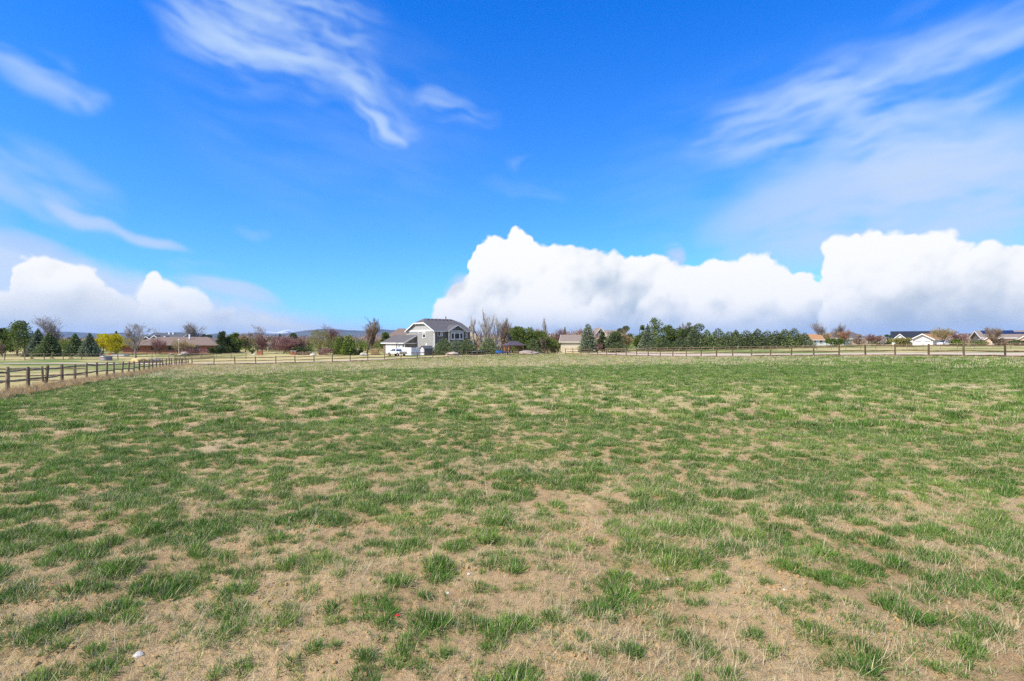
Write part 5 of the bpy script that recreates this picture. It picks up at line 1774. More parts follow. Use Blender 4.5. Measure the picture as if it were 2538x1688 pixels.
# bay with its own small gable
bay = MB()
b0, b1, bp = 4.0, 9.2, 0.9
bay.poly([(b0, -bp, CZ - 1.0), (b1, -bp, CZ - 1.0), (b1, -bp, EV), (b0, -bp, EV), (b0, 0, CZ - 1.0), (b1, 0, CZ - 1.0), (b1, 0, EV), (b0, 0, EV)], [(0, 1, 2, 3), (4, 0, 3, 7), (1, 5, 6, 2), (0, 4, 5, 1)])
bw = bay.build('bay', 'dark_shade_siding', h1)
bm_ = (b0 + b1) / 2
MB().poly([(b0, -bp, EV), (b1, -bp, EV), (bm_, -bp, EV + 1.45)], [(0, 1, 2)]).build('bay_gable', 'dark_shade_siding', bw)
q = MB()
for s, (xa, xb) in ((1, (b0 - .45, bm_)), (-1, (b1 + .45, bm_))):
    zt = EV + 1.45
    zl = EV - .45 * 1.45 / (bm_ - b0)
    for dz, fl in ((0.22, 0), (0.06, 1)):
        q.poly([(xa, -bp - .5, zl + dz), (xb, -bp - .5, zt + dz), (xb, 3.2, zt + dz), (xa, 0.6, zl + dz)], [(0, 1, 2, 3)])
q.build('bay_roof', 'grey_shingle', bw)
t = MB()
zl = EV - .45 * 1.45 / (bm_ - b0)
board3((b0 - .45, -bp - .5, zl), (bm_, -bp - .5, EV + 1.45), (0, -1, 0), 0.30, 0.23)
board3((b1 + .45, -bp - .5, zl), (bm_, -bp - .5, EV + 1.45), (0, -1, 0), 0.30, 0.23)
t.box(b0, b1, -bp - .09, -bp - .006, EV - .18, EV + .10)
t.box(b0 - .06, b0 + .14, -bp - .09, -bp - .006, CZ - 1.0, EV - .19)
t.build('bay_trim', 'white_trim', bw)


def bayface(a, o, c):
    return (a, -bp - o, c)


window(h1, bayface, 4.5, 8.75, CZ + 0.20, CZ + 2.25, fw=0.30, split=[5.75, 7.5], name='bay_window')
# garage wing on the lit side
gs0, gs1, gp = 9.55, 22.6, 3.75
GE, GR = CZ - 0.58, CZ + 1.42
b = MB()
b.poly([(-gp, gs0, -1), (-gp, gs1, -1), (-gp, gs1, GE), (-gp, gs0, GE)], [(0, 1, 2, 3)])
b.poly([(0, gs1, -1), (-gp, gs1, -1), (-gp, gs1, GE), (0, gs1, GR)], [(0, 1, 2, 3)])
gw = b.build('garage_wall', 'brown_siding', h1)
MB().poly([(-gp, gs0, -1), (-.004, gs0, -1), (-.004, gs0, GR), (-gp, gs0, GE)], [(0, 1, 2, 3)]).build('garage_side', 'dark_shade_siding', h1)
b = MB()
sg = (GR - GE) / gp
for dz in (0.20, 0.04):
    b.poly([(-gp - .5, gs0 - .4, GE - .5 * sg + dz), (-gp - .5, gs1 + .4, GE - .5 * sg + dz), (-0.01, gs1 + .4, GR + dz), (-0.01, gs0 - .4, GR + dz)], [(0, 1, 2, 3)])
# the slope behind the garage ridge, where it runs on past the house
for dz in (0.20, 0.04):
    b.poly([(-0.01, Dp + .1, GR + dz), (-0.01, gs1 + .4, GR + dz), (4.4, gs1 + .4, GE - .5 * sg + dz), (4.4, Dp + .1, GE - .5 * sg + dz)], [(0, 1, 2, 3)])
b.build('garage_roof', 'grey_shingle', h1)
MB().poly([(0.0, Dp, -1), (4.0, Dp + .02, -1), (4.0, gs1, -1), (0.0, gs1, -1), (0.0, Dp, GE), (4.0, Dp + .02, GE), (4.0, gs1, GE), (0, gs1, GE)], [(1, 2, 6, 5), (2, 3, 7, 6)]).build('garage_back', 'brown_siding', h1)
t = MB()
board3((-gp - .5, gs0 - .4, GE - .5 * sg), (-gp - .5, gs1 + .4, GE - .5 * sg), (-1, 0, 0), 0.30)
board3((-gp - .5, gs0 - .4, GE - .5 * sg), (-0.03, gs0 - .4, GR), (0, -1, 0), 0.36)
t.box(-gp, -0.1, gs0 - .08, gs0 - .006, GE - .32, GE - .12)
t.box(-gp - .09, -gp + .12, gs0 - .10, gs0 - .09 + .22, -0.4, GE - .33)
t.build('garage_trim', 'white_trim', h1)


def gface(a, o, c):
    return (-gp - o, a, c)


for (d0, d1) in ((10.7, 13.6), (14.6, 20.4)):
    f = MB()
    for a0, a1, c0, c1 in ((d0 - .25, d1 + .25, 2.45, 2.72), (d0 - .25, d0, -0.3, 2.44), (d1, d1 + .25, -0.3, 2.44)):
        f.box(-gp - .10, -gp - .006, a0, a1, c0, c1)
    fr = f.build('garage_door', 'white_trim', h1)
    for k in range(4):
        MB().box(-gp - .04, -gp - .005, d0 + .01, d1 - .01, -0.2 + k * 0.66 + .01, -0.2 + (k + 1) * 0.66 - .015).build('door_panel', 'door_white', fr)


def at_house(a, b_, z=0.0):
    return Vector((HX, HZ, HG)) + E1 * a + E2 * b_ + Vector((0, 0, z))


def loc_at(px, Z, dz=0.0):
    x = at_px(px, Z)
    return (x, Z, gz(x, Z) + dz)


# satellite dish on the house's lit wall
d = thing('satellite_dish', 'small white dish on the lit wall of the grey house above the shed', 'satellite dish', at_house(-0.35, 3.0, CZ - 1.15), ROT)
bm = bmesh.new()
bmesh.ops.create_uvsphere(bm, u_segments=14, v_segments=8, radius=0.55)
bmesh.ops.delete(bm, geom=[v for v in bm.verts if v.co.z > -0.20], context='VERTS')
me = bpy.data.meshes.new('dish')
bm.to_mesh(me)
bm.free()
me.materials.append(MATS['white_trim'])
o = link('dish', me, d)
o.rotation_euler = (R(20), R(70), 0)
o.location = (0, 0, 0)
MB().tube([(0.36, 0, -0.3), (0.0, 0, -0.28), (-0.25, 0, -0.1)], [.035, .035, .03], 6).build('arm', 'galvanised', d)


def house(name, label, px0, px1, Z, eave, ridge, depth, wall, roof, trim='white_trim', yaw=0.0, hip=0.0, along='x', cat='house', group='houses beyond the trees', gable_mat=None, over=0.45, hips=(1, 1)):
    """a house seen from the front: columns of its ends, rows of eave and ridge in the photograph"""
    x0, x1 = at_px(px0, Z), at_px(px1, Z)
    g_ = min(gz(x0, Z), gz(x1, Z))
    root = thing(name, label, cat, (x0, Z, g_), yaw, group)
    u1 = (px1 - CX) / F
    L = (u1 * Z - x0) / (math.cos(yaw) - u1 * math.sin(yaw))
    h = CAMZ + (CY - eave) / F * Z - g_
    rs = (CAMZ + (CY - ridge) / F * (Z + depth / 2) - g_) - h
    gable_shell(root, 0, L, 0, depth, h, rs, along, over, wall, roof, trim, hip=hip, gable_mat=gable_mat, hips=hips)
    root['_L'], root['_h'] = L, h
    return root, L, h


def front_at(root, px):
    """distance along a house's front at which a photograph column meets it"""
    u, yw = (px - CX) / F, root.rotation_euler.z
    return (u * root.location.y - root.location.x) / (math.cos(yw) - u * math.sin(yw))


def add_gable(root, x0, x1, yf, h, rise, wall, roof, trim='white_trim', back=3.0, base=-0.6, gable_mat=None):
    """a front wing whose ridge runs away from us"""
    gable_shell(root, x0, x1, yf, yf + back, h, rise, 'y', 0.35, wall, roof, trim, base=base, gable_mat=gable_mat)


# ---- brick ranch house on the left
bh, L, h = house('brick_house', 'long low red brick house with a brown hip roof behind leafless trees', 303, 536, 150, 854, 836.5, 13.0, 'red_brick', 'brown_shingle', 'brown_siding', hip=7.0, over=0.9, group=None)
for a_, w_ in ((3.0, 1.8), (8.0, 2.2), (12.8, 1.8), (18.0, 1.4)):
    window(bh, front, a_, a_ + w_, 0.9, 2.0, 2, trim='brown_siding')
MB().box(16.0, 16.35, 4.0, 4.35, h + 1.5, h + 2.9).build('roof_pipe', 'white_trim', bh)
MB().box(-2.6, -0.95, -0.4, 3.0, h - 1.0, h - 0.75).build('porch_roof', 'tan_shingle', bh)
MB().box(-2.45, -2.2, -0.3, -0.05, -0.6, h - 1.01).build('porch_post', 'white_trim', bh)
# ---- slate roofed house behind it
sh, L, h = house('slate_house', 'slate grey roofed house showing above the brown roof', 363, 448, 205, 838, 826, 9, 'slate_siding', 'slate_shingle', group='houses beyond the trees')
for (p0, p1) in ((362, 374), (379, 398), (408, 421)):
    a0, a1 = at_px(p0, 205) - sh.location.x, at_px(p1, 205) - sh.location.x
    add_gable(sh, a0, a1, -1.2, h - 0.1, (a1 - a0) * 0.36, 'slate_siding', 'slate_shingle', back=4.0)
for p in (404, 414):
    a0 = at_px(p, 205) - sh.location.x
    MB().box(a0, a0 + .6, 3.0, 3.6, h + 1.0, h + 2.2).build('roof_pipe', 'white_trim', sh)
# ---- dark gabled house
dh, L, h = house('dark_house', 'dark grey gabled house between the brown tree and the purple-red tree', 664, 693, 200, 851, 838, 10, 'slate_siding', 'slate_shingle', along='y')
window(dh, front, 1.0, 2.2, 1.2, 2.4, 2)
# ---- pinkish brown roof behind the garage
pk, L, h = house('pink_roof_house', 'house with a pinkish brown hip roof behind the garage of the grey house', 955, 1020, 200, 836, 815, 11, 'cream_siding', 'brown_shingle', hip=4.2)
window(pk, front, 2.0, 3.4, 1.0, 2.2, 2)
tn, L, h = house('tan_house', 'tan house glimpsed between the grey house and the birches', 1150, 1180, 175, 832, 806, 9, 'cream_siding', 'tan_shingle', along='y')
window(tn, front, 2.0, 3.3, 2.0, 3.2, 2)
# ---- cream garage and cream house
cg, L, h = house('cream_garage', 'cream detached garage with two doors and a brown roof', 1390, 1443, 152, 846.5, 831.0, 7.5, 'cream_siding', 'tan_shingle', 'cream_trim', group=None, cat='garage', yaw=R(-12))
for k, (a0, a1) in enumerate(((0.45, 2.55), (2.95, 5.3))):
    f = MB()
    f.box(a0 - .12, a1 + .12, -.09, -.006, 1.98, 2.12)
    f.box(a0 - .12, a0, -.09, -.006, -.3, 1.97)
    f.box(a1, a1 + .12, -.09, -.006, -.3, 1.97)
    fr = f.build('garage_door', 'cream_trim', cg)
    for q in range(4):
        MB().box(a0 + .01, a1 - .01, -.035, -.004, -.2 + q * .54 + .01, -.2 + (q + 1) * .54 - .012).build('door_panel', 'cream_siding', fr)
ch, L, h = house('cream_house', 'cream house gable with a small round vent, half hidden by the blue spruce', 1471, 1506, 190, 834, 813.5, 13, 'cream_siding', 'tan_shingle', 'cream_trim', along='y', group=None)
MB().cyl((L * 0.40, -0.04, h + 1.5), 0.42, (0, 1, 0), 0.08, 14).build('gable_vent', 'dark_glass', ch)
window(ch, front, 1.0, 2.4, 2.2, 3.6, 2, trim='cream_trim')
gable_shell(ch, L + .2, L + 5.5, 2.0, 12.5, h, 2.2, 'x', 0.4, 'cream_siding', 'tan_shingle', 'cream_trim')
wg, L, h = house('white_gable_house', 'small white gable peeping over the cream garage roof', 1404, 1419, 215, 834, 825.5, 8, 'white_siding', 'tan_shingle', along='y')
# ---- the far houses on the right
oh, L, h = house('orange_roof_house', 'white house with an orange roof at the end of the juniper bank', 2010, 2046, 195, 842, 831, 9, 'white_siding', 'orange_shingle')
window(oh, front, 0.8, 2.0, 0.8, 1.9, 2)
window(oh, front, 3.0, 4.2, 0.8, 1.9, 2)
rh, L, h = house('red_roof_house', 'reddish roof far behind the end of the junipers', 2012, 2032, 260, 836, 829, 8, 'white_siding', 'orange_shingle')
bn, L, h = house('brown_roof_house', 'white house with a dark brown roof behind the orange-red tree', 2060, 2108, 205, 839, 825, 10, 'white_siding', 'brown_shingle', hip=3.0)
for a_ in (1.0, 3.6, 5.4):
    window(bn, front, a_, a_ + 1.1, 0.9, 1.9, 1)
dk, L, h = house('dark_roof_house', 'dark roofed house right of the brown roofed one', 2107, 2150, 225, 838, 824.5, 10, 'pink_stucco', 'grey_shingle', hip=3.2)
window(dk, front, 1.5, 2.9, 0.9, 2.0, 2)
bk, L, h = house('black_roof_house', 'white house with a long black roof and a small white front gable', 2211, 2322, 200, 836.5, 822.5, 11, 'white_siding', 'black_shingle', 'black_metal', yaw=R(-35))
a0, a1 = front_at(bk, 2218), front_at(bk, 2242)
add_gable(bk, a0, a1, -1.8, h - 0.15, 1.35, 'white_siding', 'black_shingle', 'white_trim', back=4.5, base=h - 0.5)
for a_ in (a0 + .1, a1 - .35):
    MB().box(a_, a_ + .25, -1.75, -1.5, -.6, h - 0.52).build('porch_post', 'white_trim', bk)
MB().box(a0 + 1.2, a0 + 2.2, -.09, -.004, -.5, 1.7).build('door', 'dark_glass', bk)
for a_ in (6.0, 8.4):
    window(bk, front, a_, a_ + 1.3, 0.6, 1.7, 2)
wgar, L, h = house('white_garage', 'white garage with two doors under a wide gable, before the black roofed house', 2263, 2312, 190, 839.5, 828.5, 9, 'white_siding', 'orange_shingle', along='y', cat='garage', group=None, over=0.75, yaw=R(-52))
for a0, a1 in ((L * .11, L * .43), (L * .56, L * .88)):
    f = MB()
    f.box(a0 - .1, a1 + .1, -.08, -.006, 1.62, 1.73)
    f.box(a0 - .1, a0, -.08, -.006, -.3, 1.61)
    f.box(a1, a1 + .1, -.08, -.006, -.3, 1.61)
    fr = f.build('garage_door', 'white_trim', wgar)
    for q in range(3):
        MB().box(a0 + .01, a1 - .01, -.03, -.004, -.2 + q * .6 + .01, -.2 + (q + 1) * .6 - .012).build('door_panel', 'door_white', fr)
    for q in range(4):
        w0 = a0 + .08 + q * (a1 - a0 - .16) / 4
        MB().box(w0 + .03, w0 + (a1 - a0 - .16) / 4 - .03, -.045, -.031, 1.06, 1.30).build('pane', 'dark_glass', fr)
for a_ in (0.35, L - .35):
    MB().box(a_ - .08, a_ + .08, -.16, -.004, 1.35, 1.62).build('wall_lamp', 'black_metal', wgar)
# ---- tan house with solar panels at the right edge
th_, L, h = house('solar_house', 'tan house at the right edge with solar panels along its roof', 2434, 2640, 172, 837, 821, 12, 'pink_stucco', 'tan_shingle', group=None, over=0.5, yaw=R(-28), gable_mat='brown_siding')
MB().box(-.03, -.004, 0.02, 11.98, -.5, h - .01).build('end_wall', 'brown_siding', th_)
window(th_, left_, 2.2, 3.2, .7, 1.3, 1, fw=.08)
window(th_, left_, 5.0, 6.0, .3, 1.3, 1, fw=.08)
rs = CAMZ + (CY - 821) / F * 178 - th_.location.z - h
nrm_ = math.atan2(rs, 6.0)
for row in range(2):
    for k in range(11):
        a0 = 0.9 + k * 1.62
        if row == 1 and 5 <= k <= 6:
            continue
        s0, s1 = 0.50 + row * 0.24, 0.50 + (row + 1) * 0.24 - 0.02
        p = MB()
        P = []
        for lift in (0.24, 0.30):
            for (aa_, ss) in ((a0, s0), (a0 + 1.55, s0), (a0 + 1.55, s1), (a0, s1)):
                P.append((aa_, -0.5 + 6.5 * ss, h - 0.5 * rs / 6 + ss * (rs + 0.5 * rs / 6) + lift))
        p.poly(P, [(0, 3, 2, 1), (4, 5, 6, 7), (0, 1, 5, 4), (1, 2, 6, 5), (2, 3, 7, 6), (3, 0, 4, 7)])
        p.build('solar_panel', 'solar_glass', th_) if 'solar_glass' in MATS else None
for (p0, p1, win) in ((2437, 2469, 1), (2519, 2556, 0)):
    a0, a1 = front_at(th_, p0), front_at(th_, p1)
    add_gable(th_, a0, a1, -2.2, h - 0.35, 1.25, 'pink_stucco', 'tan_shingle', 'cream_trim', back=5.5, base=-0.6 if win else h - 0.9)
    if win:
        window(th_, lambda a, o, c: (a, -2.2 - o, c), a0 + 1.5, a0 + 3.3, 0.35, 1.4, 2, glasses=['dark_glass', 'pale_blind'])
    else:
        for q in (a0 + .1, a1 - .4):
            MB().box(q, q + .3, -2.15, -1.85, -.6, h - 0.92).build('porch_post', 'pink_stucco', th_)
        MB().box(a0 + .9, a0 + 1.8, -.09, -.004, -.5, 1.6).build('door', 'dark_glass', th_)
lg, L, h = house('grey_roof_house', 'low grey roofed house with a tiny white dormer far behind', 2390, 2424, 250, 833, 827.5, 8, 'slate_siding', 'slate_shingle')
add_gable(lg, 2.0, 3.4, -0.8, h - .1, 0.5, 'white_siding', 'slate_shingle', back=2.5)
pl, L, h = house('pink_house', 'small pinkish house between the reddish tree and the brown gable', 2376, 2396, 230, 838, 833, 7, 'pink_stucco', 'brown_shingle')
# ------------------------------------------------------------------ things standing about
surface('truck_paint', (0.78, 0.79, 0.80), (0.82, 0.83, 0.84), 1.0, 0.25, 0.5)
surface('rubber', (0.012, 0.012, 0.013), (0.030, 0.030, 0.032), 12, 0.85, 0.2)
surface('rim_metal', (0.42, 0.43, 0.44), (0.58, 0.59, 0.60), 6, 0.35, 0.5, metal=0.7)
surface('chrome', (0.55, 0.56, 0.58), (0.70, 0.71, 0.73), 6, 0.2, 0.5, metal=0.9)
surface('red_lamp', (0.38, 0.015, 0.012), (0.50, 0.03, 0.02), 6, 0.25, 0.5)
surface('vinyl_white', (0.76, 0.77, 0.80), (0.82, 0.83, 0.85), 1.5, 0.45, 0.4)
surface('shed_pink', (0.56, 0.50, 0.51), (0.62, 0.56, 0.57), 2, 0.85, 0.15)
surface('cedar', (0.40, 0.185, 0.060), (0.56, 0.29, 0.110), 5, 0.75, 0.25, stretch=(1, 1, .2))
surface('gazebo_roof', (0.075, 0.055, 0.070), (0.120, 0.095, 0.110), 3, 0.6, 0.3)
surface('trampoline_mat', (0.014, 0.014, 0.018), (0.030, 0.030, 0.036), 6, 0.7, 0.2)
surface('blue_paint', (0.020, 0.165, 0.62), (0.035, 0.22, 0.72), 3, 0.35, 0.5)
surface('dark_blue', (0.015, 0.050, 0.16), (0.025, 0.075, 0.22), 3, 0.45, 0.4)
surface('tank_metal', (0.19, 0.155, 0.14), (0.34, 0.29, 0.27), 3, 0.6, 0.4, metal=0.3)
surface('red_paint', (0.42, 0.075, 0.045), (0.54, 0.12, 0.07), 4, 0.7, 0.2)
surface('boulder', (0.36, 0.28, 0.21), (0.56, 0.47, 0.38), 2.5, 0.95, 0.1, bmp=0.6)
surface('pale_stone', (0.50, 0.45, 0.37), (0.66, 0.61, 0.52), 14, 0.9, 0.15, bmp=0.5)
surface('straw_yellow', (0.46, 0.34, 0.14), (0.62, 0.49, 0.24), 7, 0.95, 0.1, bmp=0.8)
surface('terracotta', (0.40, 0.155, 0.085), (0.52, 0.225, 0.13), 5, 0.9, 0.1, bmp=0.3)
surface('dark_paint', (0.020, 0.022, 0.026), (0.040, 0.042, 0.048), 2, 0.25, 0.5)
surface('water', (0.02, 0.03, 0.035), (0.04, 0.05, 0.055), 2, 0.05, 0.6)


def wheel(parent, x, y, r, wd, name='wheel'):
    t = MB().cyl((x, y, r), r, (0, 1, 0), wd, 18).build(name, 'rubber', parent)
    s = -1 if y < 0 else 1
    MB().cyl((x, y + s * (wd / 2 + .004), r), r * 0.62, (0, 1, 0), 0.03, 14).build('rim', 'rim_metal', t)
    return t


def loft(name, mat, parent, secs, smooth=False):
    """body from cross-sections along x; each section a list of (y, z)"""
    b = MB()
    n = len(secs[0][1])
    pts = [(x, y, z) for x, s in secs for (y, z) in s]
    fs = []
    for k in range(len(secs) - 1):
        for i in range(n):
            fs.append((k * n + i, k * n + (i + 1) % n, (k + 1) * n + (i + 1) % n, (k + 1) * n + i))
    fs.append(tuple(range(n))[::-1])
    fs.append(tuple((len(secs) - 1) * n + i for i in range(n)))
    b.poly(pts, fs)
    return b.build(name, mat, parent, smooth)


def sec(w0, w1, z0, z1, zs=None):
    """cross-section: half-width w0 low down, w1 at the top, shoulder at zs"""
    zs = zs if zs is not None else z0 + (z1 - z0) * 0.6
    return [(-w0 * .94, z0), (-w0, z0 + .12), (-w0, zs), (-w1, z1), (w1, z1), (w0, zs), (w0, z0 + .12), (w0 * .94, z0)]


def pickup(label, loc, rz):
    """local +x is the nose"""
    t = thing('pickup_truck', label, 'pickup truck', loc, rz)
    loft('body', 'truck_paint', t, [(-1.0, sec(.98, .95, .50, 1.12)), (0.9, sec(.99, .96, .48, 1.14)), (1.0, sec(.99, .93, .48, 1.18)), (2.35, sec(.97, .86, .50, 1.15)), (2.75, sec(.93, .80, .52, 1.06)), (2.86, sec(.88, .76, .55, 0.95))])
    # bed: floor, two sides and tailgate
    b = MB()
    b.box(-2.85, -1.0, -.98, -.86, .55, 1.14).box(-2.85, -1.0, .86, .98, .55, 1.14).box(-2.80, -1.0, -.86, .86, .55, .70)
    b.build('bed', 'truck_paint', t)
    tg = MB().box(-2.93, -2.86, -.90, .90, .62, 1.15).build('tailgate', 'chrome', t)
    MB().box(-2.965, -2.935, -.12, .12, .98, 1.06).build('handle', 'black_metal', tg)
    for s in (-1, 1):
        MB().box(-2.95, -2.84, s * .99 - .05 * (s > 0) - .03 * (s < 0), s * .99 + .03 * (s > 0) + .05 * (s < 0), .78, 1.12).build('tail_light', 'red_lamp', t)
        MB().box(2.74, 2.85, s * .74 - .14, s * .74 + .14, .78, .95).build('headlight', 'chrome', t)
    loft('cab', 'truck_paint', t, [(-1.02, sec(.93, .74, 1.10, 1.74, 1.22)), (-.92, sec(.94, .77, 1.10, 1.86, 1.22)), (0.55, sec(.94, .77, 1.10, 1.86, 1.22)), (1.42, sec(.93, .88, 1.08, 1.20, 1.14))])
    for s in (-1, 1):
        for (xa, xb, xta, xtb) in ((-.86, -.10, -.80, -.10), (.0, .95, .0, .56)):
            g = MB()
            y0, y1 = s * .945, s * .80
            P = [(xa, y0, 1.24), (xb, y0, 1.24), (xtb, y1, 1.76), (xta, y1, 1.76)]
            g.prism(P, (0, s * .014, 0))
            g.build('side_window', 'dark_glass', t)
    MB().prism([(1.33, -.82, 1.235), (1.33, .82, 1.235), (.64, .70, 1.81), (.64, -.70, 1.81)], (.03, 0, .03)).build('windscreen', 'dark_glass', t)
    MB().prism([(-1.035, -.74, 1.26), (-1.035, .74, 1.26), (-.985, .66, 1.72), (-.985, -.66, 1.72)], (-.02, 0, 0)).build('rear_window', 'dark_glass', t)
    MB().box(-3.05, -2.90, -.95, .95, .48, .64).build('bumper', 'chrome', t)
    MB().box(2.80, 2.95, -.92, .92, .48, .68).build('bumper', 'chrome', t)
    MB().box(2.82, 2.90, -.55, .55, .70, .98).build('grille', 'black_metal', t)
    for x in (-1.95, 1.80):
        for s in (-1, 1):
            wheel(t, x, s * .86, .40, .26)
            MB().tube([(x + .50 * math.cos(a), s * .995, .44 + .50 * math.sin(a)) for a in np.linspace(0.05, math.pi - .05, 9)], [.05] * 9, 5).build('wheel_arch', 'black_metal', t)
    for s in (-1, 1):
        MB().box(.92, 1.05, s * 1.0 - .10, s * 1.0 + .10, 1.22, 1.42).build('mirror', 'black_metal', t)
    return t


TZ = 133.0
tx = at_px(983, TZ)
# nose points away to the left
nose = Vector((-.70, .714, 0))
pickup('white crew cab pickup truck parked in front of the garage doors', (tx, TZ, gz(tx, TZ)), math.atan2(nose.y, nose.x))


def car(label, loc, rz, paint):
    t = thing('parked_car', label, 'car', loc, rz)
    loft('body', paint, t, [(-2.15, sec(.78, .74, .35, .88)), (-1.95, sec(.86, .82, .28, .98)), (1.1, sec(.88, .84, .26, .95)), (2.0, sec(.84, .76, .28, .80)), (2.2, sec(.76, .70, .34, .66))])
    loft('cabin', paint, t, [(-1.75, sec(.80, .66, .90, 1.02, .94)), (-1.1, sec(.81, .62, .90, 1.42, .98)), (.2, sec(.81, .62, .90, 1.44, .98)), (1.05, sec(.80, .70, .88, .99, .92))])
    for s in (-1, 1):
        for xa, xb, ta, tb in ((-1.35, -.40, -1.0, -.40), (-.32, .72, -.32, .22)):
            MB().prism([(xa, s * .815, 1.0), (xb, s * .815, 1.0), (tb, s * .66, 1.36), (ta, s * .66, 1.36)], (0, s * .02, 0)).build('side_window', 'dark_glass', t)
        MB().box(2.02, 2.18, s * .55 - .14, s * .55 + .14, .56, .68).build('headlight', 'chrome', t)
        for x in (-1.35, 1.35):
            wheel(t, x, s * .76, .32, .2)
    MB().prism([(.98, -.68, 1.03), (.98, .68, 1.03), (.30, .58, 1.41), (.30, -.58, 1.41)], (.03, 0, .03)).build('windscreen', 'dark_glass', t)
    return t


cz = 172.0
car('white car half hidden by the olive tree right of the white garage', loc_at(2339, cz), R(200), 'truck_paint')
car('dark car parked by the bushes left of the tan house', loc_at(2357, cz + 2), R(190), 'dark_paint')

# white vinyl screen: a corner of two runs of boards
vf = thing('vinyl_fence', 'white vinyl privacy fence forming a corner beside the pickup truck', 'fence', loc_at(1019, 140), 0.0)
for (dirv, L_, np_) in ((-E1 * 0.0 + E2, 7.2, 3), (E1, 3.4, 2)):
    for k in range(np_ + 1):
        if k == 0 and dirv == E1:
            continue
        p = dirv * (L_ * k / np_)
        zz = gz(vf.location.x + p.x, vf.location.y + p.y) - vf.location.z
        MB().box(p.x - .07, p.x + .07, p.y - .07, p.y + .07, zz - .1, zz + 2.02).build('post', 'vinyl_white', vf)
    for k in range(np_):
        a_, b_ = dirv * (L_ * k / np_ + .08), dirv * (L_ * (k + 1) / np_ - .08)
        nb = 8
        for q in range(nb):
            p, r_ = a_.lerp(b_, q / nb), a_.lerp(b_, (q + 0.96) / nb)
            n_ = Vector((dirv.y, -dirv.x, 0)) * .022
            P = [p - n_, r_ - n_, r_ + n_, p + n_]
            MB().prism([(v.x, v.y, .06) for v in P], (0, 0, 1.78)).build('board', 'vinyl_white', vf)
        for zt in (.0, 1.86):
            n_ = Vector((dirv.y, -dirv.x, 0)) * .035
            P = [a_ - n_, b_ - n_, b_ + n_, a_ + n_]
            MB().prism([(v.x, v.y, zt) for v in P], (0, 0, .06 if zt < 1 else .10)).build('rail', 'vinyl_white', vf)

# garden shed
SZ = 134.0
sd = thing('garden_shed', 'small shed with pinkish gable end, dark front and grey roof before the grey house', 'shed', loc_at(1051, SZ), ROT)
sw, sdp, shh, srr = 2.55, 1.75, 1.72, 0.62
MB().poly([(0, 0, -.3), (0, sdp, -.3), (0, sdp, shh), (0, sdp / 2, shh + srr), (0, 0, shh)], [(0, 1, 2, 3, 4)]).build('gable_wall', 'shed_pink', sd)
MB().poly([(0, 0, -.3), (sw, 0, -.3), (sw, sdp, -.3), (0, sdp, -.3), (0, 0, shh), (sw, 0, shh), (sw, sdp, shh), (0, sdp, shh), (sw, sdp / 2, shh + srr)], [(0, 1, 5, 4), (1, 2, 6, 8, 5), (2, 3, 7, 6)]).build('wall', 'dark_shade_siding', sd)
b = MB()
for dz in (.02, .11):
    zl = shh - .15 * srr / (sdp / 2)
    b.poly([(-.15, -.15, zl + dz), (sw + .15, -.15, zl + dz), (sw + .15, sdp / 2, shh + srr + dz), (-.15, sdp / 2, shh + srr + dz), (-.15, sdp + .15, zl + dz), (sw + .15, sdp + .15, zl + dz)], [(0, 1, 2, 3), (3, 2, 5, 4)])
b.poly([(-.155, -.15, zl + .015), (-.155, -.15, zl + .115), (-.155, sdp / 2, shh + srr + .115), (-.155, sdp / 2, shh + srr + .015)], [(0, 1, 2, 3)])
b.build('roof', 'slate_shingle', sd)
MB().box(-.05, -.004, .42, 1.33, -.1, 1.55).build('door', 'shed_pink', sd)
t = MB()
t.box(-.06, .08, -.06, -.004, -.3, shh - .1)
t.box(sw - .08, sw + .03, -.06, -.004, -.3, shh - .1)
t.build('trim', 'white_trim', sd)

# gazebo
GZ_ = 143.0
gx0, gx1 = at_px(1251, GZ_), at_px(1297, GZ_)
gb_ = thing('gazebo', 'open timber gazebo with a dark hip roof on orange posts', 'gazebo', ((gx0 + gx1) / 2, GZ_ + 1.5, gz((gx0 + gx1) / 2, GZ_ + 1.5)), R(24))
hw_, hd_ = 2.35, 1.6
ge = CAMZ + (CY - 856) / F * GZ_ - gb_.location.z
gt = CAMZ + (CY - 846.5) / F * (GZ_ + 1.5) - gb_.location.z
for sx in (-1, 1):
    for sy in (-1, 1):
        MB().box(sx * (hw_ - .25) - .11, sx * (hw_ - .25) + .11, sy * (hd_ - .2) - .11, sy * (hd_ - .2) + .11, -.2, ge - .16).build('post', 'cedar', gb_)
        MB().tube([(sx * (hw_ - .25), sy * (hd_ - .2), ge - .85), (sx * (hw_ - 1.0), sy * (hd_ - .2), ge - .18)], [.07, .07], 4).build('brace', 'cedar', gb_)
for sy in (-1, 1):
    MB().box(-hw_, hw_, sy * (hd_ - .2) - .06, sy * (hd_ - .2) + .06, ge - .15, ge).build('beam', 'cedar', gb_)
r = MB()
for dz in (.01, .09):
    r.poly([(-hw_ - .35, -hd_ - .35, ge - .1 + dz), (hw_ + .35, -hd_ - .35, ge - .1 + dz), (hw_ + .35, hd_ + .35, ge - .1 + dz), (-hw_ - .35, hd_ + .35, ge - .1 + dz), (-.9, 0, gt + dz), (.9, 0, gt + dz)],
           [(0, 1, 5, 4), (1, 2, 5), (2, 3, 4, 5), (3, 0, 4)])
r.build('roof', 'gazebo_roof', gb_)

